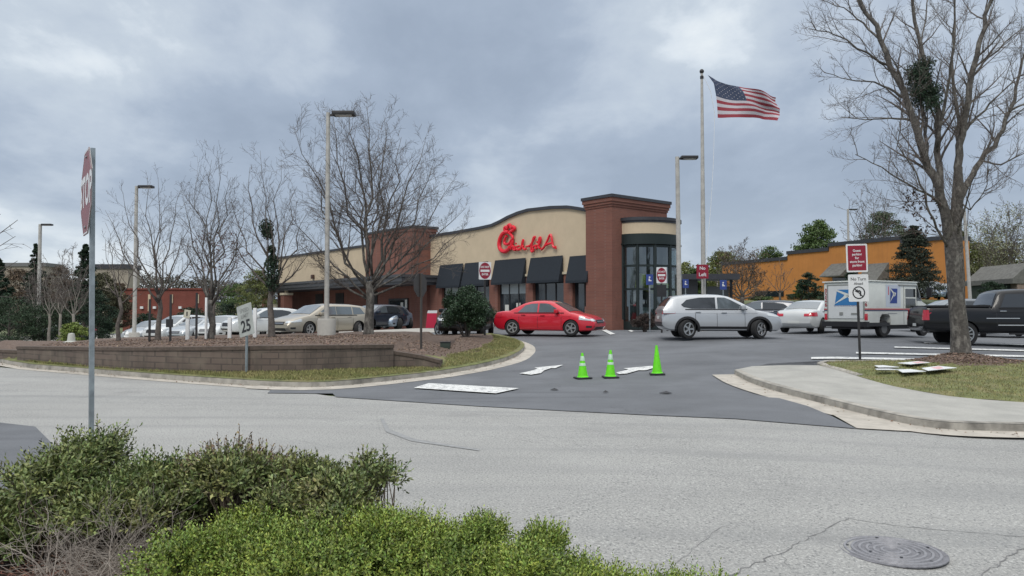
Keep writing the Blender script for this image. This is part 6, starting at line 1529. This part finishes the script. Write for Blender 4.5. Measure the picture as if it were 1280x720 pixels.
# --- plastic yard signs lying on the grass
M_COR = mat('corrugated_white_plastic', (.72, .74, .74), .5, var=.05)
M_PINK = mat('faded_red_print', (.62, .25, .26), .6, var=.3, scale=5, col2=(.75, .6, .6))
for i, (q, pr, lab) in enumerate(((((1093, 459.5), (1104, 457.5), (1124, 462), (1098, 464.5)), None, 'white plastic board lying on the lawn, leftmost and nearest the sign post'),
        (((1122, 456.5), (1148, 454), (1162, 457.5), (1138, 460)), ((1140, 456), (1150, 455), (1158, 457.5), (1146, 458.8)), 'white board with faded pink print lying furthest back beside the mulch ring'),
        (((1121, 465), (1138, 462.3), (1158, 468), (1128, 472.3)), None, 'white plastic board lying nearest the sidewalk'),
        (((1152, 464), (1173, 460.5), (1196, 465.5), (1160, 469.5)), ((1163, 464), (1174, 461.5), (1180, 466), (1172, 467.5)), 'white board with a pink patch lying rightmost near the big tree'),
        (((1094, 466.5), (1112, 465.5), (1124, 467.5), (1096, 468.8)), None, 'small white plastic board lying lowest at the left on the lawn'))):
    ps_ = [G(a, b, .2) for a, b in q]; cx_ = sum(p[0] for p in ps_)/4; cy_ = sum(p[1] for p in ps_)/4; z = Zlawn(cx_, cy_)+.05+.01*i
    o = thing('yard_sign', lab, 'yard sign', (cx_, cy_, z), 0, 'plastic boards dumped on the lawn')
    m = MB(); m.prism([(p[0]-cx_, p[1]-cy_) for p in ps_], 0, .012, lambda a, b, t: (a, b, t+a*.03*(1 if i % 2 else -1))); m.build('board', M_COR, o)
    if pr:
        pp = [G(a, b, .2) for a, b in pr]; m = MB(); m.prism([(p[0]-cx_, p[1]-cy_) for p in pp], .0125, .0135, lambda a, b, t: (a, b, t+a*.03*(1 if i % 2 else -1))); m.build('faded_print', M_PINK, o)
    m = MB(); m.tube([(-.2, .05, .0), (.5, .12, .005)], .004, 5); m.build('wire_stake', M_GALV, o)

# --- flagpole and flag
FD = 37.5; fx = X(879.5, FD); fp = thing('flagpole', 'tall white flagpole with a ball top behind the silver SUV', 'flagpole', (fx, FD, fp_z)); H = Z(89, FD)-fp_z
m = MB(); m.tube([(0, 0, 0), (0, 0, H*.5), (0, 0, H)], [.12, .105, .06], 12); m.build('pole', M_POLE, fp, True)
m = MB(); m.lathe([(.001, H-.02), (.07, H), (.11, H+.07), (.11, H+.13), (.06, H+.2), (.001, H+.22)], 14); m.build('finial', M_DARKM, fp, True)
m = MB(); m.lathe([(.08, H-.28), (.09, H-.25), (.09, H-.15), (.06, H-.12)], 12); m.build('truck_pulley', M_DARKM, fp, True)
m = MB(); hp = [Vector((X(p, FD)-fx, -.05, Z(r, FD)-fp_z)) for p, r in ((881, 92), (890, 112), (895, 140), (893, 200), (889, 260), (882, 330))]; m.tube(hp, .012, 4); m.build('halyard', M_WHITE, fp)
fl = thing('flag', 'stars and stripes flag flying to the right with its fly end folded over', 'flag', (fx, FD, Z(120, FD)))
M_FR = mat('flag_red', (.26, .035, .05), .8); M_FW = mat('flag_white', (.46, .44, .47), .8); M_FB = mat('flag_blue', (.04, .055, .10), .8)
NU, NV = 60, 26
topc = [(0, 885, 93.5), (.15, 897, 100), (.3, 911, 105), (.5, 930, 110), (.7, 948, 113.5), (.85, 960, 116.5), (1, 972, 120)]
botc = [(0, 897, 147.5), (.15, 908, 147.5), (.3, 920, 148), (.5, 936, 148), (.7, 951, 147), (.85, 962, 149), (1, 970, 153)]
hoist = [(0, 885, 93.5), (.25, 892.5, 104), (.5, 895, 118), (.75, 896.5, 132), (1, 897, 147.5)]
flye = [(0, 972, 120), (.25, 971, 127), (.5, 975, 134), (.75, 974, 143), (1, 967, 153)]
def cv(c, t): return (interp(t, [(a, b) for a, b, e in c]), interp(t, [(a, e) for a, b, e in c]))
vs = []
for i in range(NU+1):
    u = i/NU
    for j in range(NV+1):
        v = j/NV; tx, ty = cv(topc, u); bx_, by_ = cv(botc, u); hx_, hy_ = cv(hoist, v); ex_, ey_ = cv(flye, v)
        px = (1-v)*tx+v*bx_ + (1-u)*hx_+u*ex_ - ((1-u)*(1-v)*885+u*(1-v)*972+(1-u)*v*897+u*v*967)
        row = (1-v)*ty+v*by_ + (1-u)*hy_+u*ey_ - ((1-u)*(1-v)*93.5+u*(1-v)*120+(1-u)*v*147.5+u*v*153)
        dy = .16*math.sin(u*7.5+v*2.2)*min(1, u*3) + .30*math.exp(-((v-.35-.35*u)/.12)**2)*max(0, u-.35) + .12*math.sin(u*15-v*4)*u
        row += .9*math.sin(u*9+v*1.5)*u*(1-abs(2*v-1)*.5) - 1.2*u*math.sin(v*9)
        vs.append((X(px, FD)-fx, dy-.3, Z(row, FD)-Z(120, FD)))
fs = []; ms = []
cu, cvv = .43, 7/13
def fset(keep):
    f = []
    for i in range(NU):
        for j in range(NV):
            stripe = j//2; can = (i+.5)/NU < cu and stripe < 7; k = 'b' if can else ('r' if stripe % 2 == 0 else 'w')
            if k == keep: a = i*(NV+1)+j; f.append((a, a+1, a+NV+2, a+NV+1))
    return f
m = MB(); fall = []; 
for mi_, kk in enumerate('rwb'): m.v = vs; f = fset(kk); m.f += f; m.m += [mi_]*len(f)
fo = m.build('cloth', [M_FR, M_FW, M_FB], fl, True, 180, recalc=False)
m = MB()
def fpnt(u, v):
    a, b = u*NU, v*NV; i, j = int(a), int(b); p = Vector(vs[i*(NV+1)+j]); du = Vector(vs[(i+1)*(NV+1)+j])-p; dv = Vector(vs[i*(NV+1)+j+1])-p; return p+du*(a-i)+dv*(b-j)+Vector((0, -.015, 0))
for r_ in range(9):
    for c_ in range(6 if r_ % 2 == 0 else 5):
        u = cu*((c_*2+(1 if r_ % 2 == 0 else 2))/12); v = cvv*(r_+1)/10; s = .020
        pts = [fpnt(u+s*.42*(1 if k % 2 == 0 else .42)*math.sin(k*math.pi/5), v+s*.85*(1 if k % 2 == 0 else .42)*-math.cos(k*math.pi/5)) for k in range(10)]
        m.add([fpnt(u, v)]+pts, [(0, k+1, (k+1) % 10+1) for k in range(10)])
so_ = m.build('stars', M_FW, fo, recalc=False); so_['kind'] = 'stuff'
CL_A, CL_B, EXPO = 31.7, 12.8, 0.15
# ============================================================ LIGHT, SKY, CAMERA
SUN_EL, SUN_AZ = R(48), R(200)       # azimuth clockwise from +Y
w = bpy.data.worlds.new('World'); scene.world = w; w.use_nodes = True
N = w.node_tree.nodes; L = w.node_tree.links
bg = N['Background']; bg.inputs['Strength'].default_value = .10
sky = N.new('ShaderNodeTexSky'); sky.sky_type = 'NISHITA'; sky.sun_disc = False
sky.sun_elevation = SUN_EL; sky.sun_rotation = SUN_AZ; sky.dust_density = 2.0
tc = N.new('ShaderNodeTexCoord'); sp = N.new('ShaderNodeSeparateXYZ'); L.new(tc.outputs['Generated'], sp.inputs[0])
def math_(op, a, b=None, c=None):
    n = N.new('ShaderNodeMath'); n.operation = op
    for i, q in enumerate((a, b, c)):
        if q is None: continue
        if isinstance(q, (int, float)): n.inputs[i].default_value = q
        else: L.new(q, n.inputs[i])
    return n.outputs[0]
zc = math_('ADD', math_('MAXIMUM', sp.outputs['Z'], 0), .30)
cx = math_('DIVIDE', sp.outputs['X'], zc); cy = math_('DIVIDE', sp.outputs['Y'], zc)
cb = N.new('ShaderNodeCombineXYZ'); L.new(cx, cb.inputs['X']); L.new(cy, cb.inputs['Y'])
def cloud(scale, det, off, rough=.55, dist=.3, yscale=1.0):
    mp = N.new('ShaderNodeMapping'); mp.inputs['Location'].default_value = (off, off*1.7, off*.3); mp.inputs['Scale'].default_value = (1, yscale, 1)
    L.new(cb.outputs[0], mp.inputs['Vector'])
    n = N.new('ShaderNodeTexNoise'); n.inputs['Scale'].default_value = scale; n.inputs['Detail'].default_value = det
    n.inputs['Roughness'].default_value = rough; n.inputs['Distortion'].default_value = dist
    L.new(mp.outputs[0], n.inputs['Vector']); return n.outputs['Fac']
big = cloud(.8, 3, CL_A, .5, .15, .8); fine = cloud(2.4, 9, CL_B, .55, .15, .75); wisp = cloud(5.5, 8, CL_B+4, .6, .3, .8)
mixf = math_('ADD', math_('ADD', math_('MULTIPLY', big, .52), math_('MULTIPLY', fine, .36)), math_('MULTIPLY', wisp, .12))
rp = N.new('ShaderNodeValToRGB'); e = rp.color_ramp.elements
e[0].position = .41; e[0].color = (3.2, 3.85, 4.85, 1)
e[1].position = .62; e[1].color = (8.0, 8.5, 8.8, 1)
for ps_, c_ in ((.472, (3.75, 4.45, 5.5, 1)), (.515, (4.7, 5.4, 6.35, 1)), (.552, (5.4, 6.1, 6.9, 1)), (.576, (6.6, 7.25, 7.9, 1))):
    m_ = e.new(ps_); m_.color = c_
L.new(mixf, rp.inputs['Fac'])
hz = N.new('ShaderNodeMapRange'); hz.inputs['From Min'].default_value = .0; hz.inputs['From Max'].default_value = .16
hz.inputs['To Min'].default_value = .5; hz.inputs['To Max'].default_value = 0; L.new(sp.outputs['Z'], hz.inputs['Value'])
mh_ = N.new('ShaderNodeMix'); mh_.data_type = 'RGBA'; L.new(hz.outputs[0], mh_.inputs['Factor']); L.new(rp.outputs[0], mh_.inputs['A']); mh_.inputs['B'].default_value = (5.5, 6.25, 7.0, 1)
# the deck is thinner, whiter and brighter towards the hidden sun overhead
zb = N.new('ShaderNodeMapRange'); zb.inputs['From Min'].default_value = .42; zb.inputs['From Max'].default_value = .95; zb.interpolation_type = 'SMOOTHSTEP'
L.new(sp.outputs['Z'], zb.inputs['Value'])
vm = N.new('ShaderNodeMix'); vm.data_type = 'RGBA'; L.new(zb.outputs[0], vm.inputs['Factor']); L.new(mh_.outputs['Result'], vm.inputs['A']); vm.inputs['B'].default_value = (16.5, 16.6, 16.7, 1)
mx = N.new('ShaderNodeMix'); mx.data_type = 'RGBA'; mx.inputs['Factor'].default_value = .93
L.new(sky.outputs[0], mx.inputs['A']); L.new(vm.outputs['Result'], mx.inputs['B']); L.new(mx.outputs['Result'], bg.inputs['Color'])

sd = bpy.data.lights.new('sun', 'SUN'); sd.energy = 1.3; sd.angle = R(20); sd.color = (1, .95, .88)
so = bpy.data.objects.new('sun', sd); COL.objects.link(so)
sv = Vector((math.sin(SUN_AZ)*math.cos(SUN_EL), math.cos(SUN_AZ)*math.cos(SUN_EL), math.sin(SUN_EL)))
so.rotation_euler = sv.to_track_quat('Z', 'Y').to_euler(); so.location = sv*50

cd = bpy.data.cameras.new('camera'); cd.sensor_width = 36; cd.lens = FPX/1280*36; cd.clip_end = 3000; cd.clip_start = .05
co = bpy.data.objects.new('camera', cd); COL.objects.link(co); co.location = (0, 0, CZ); co.rotation_euler = (R(90)+PITCH, 0, 0)
scene.camera = co
scene.view_settings.view_transform = 'Standard'; scene.view_settings.look = 'None'; scene.view_settings.exposure = EXPO; scene.view_settings.gamma = 1
scene.render.resolution_x = 1024; scene.render.resolution_y = 576
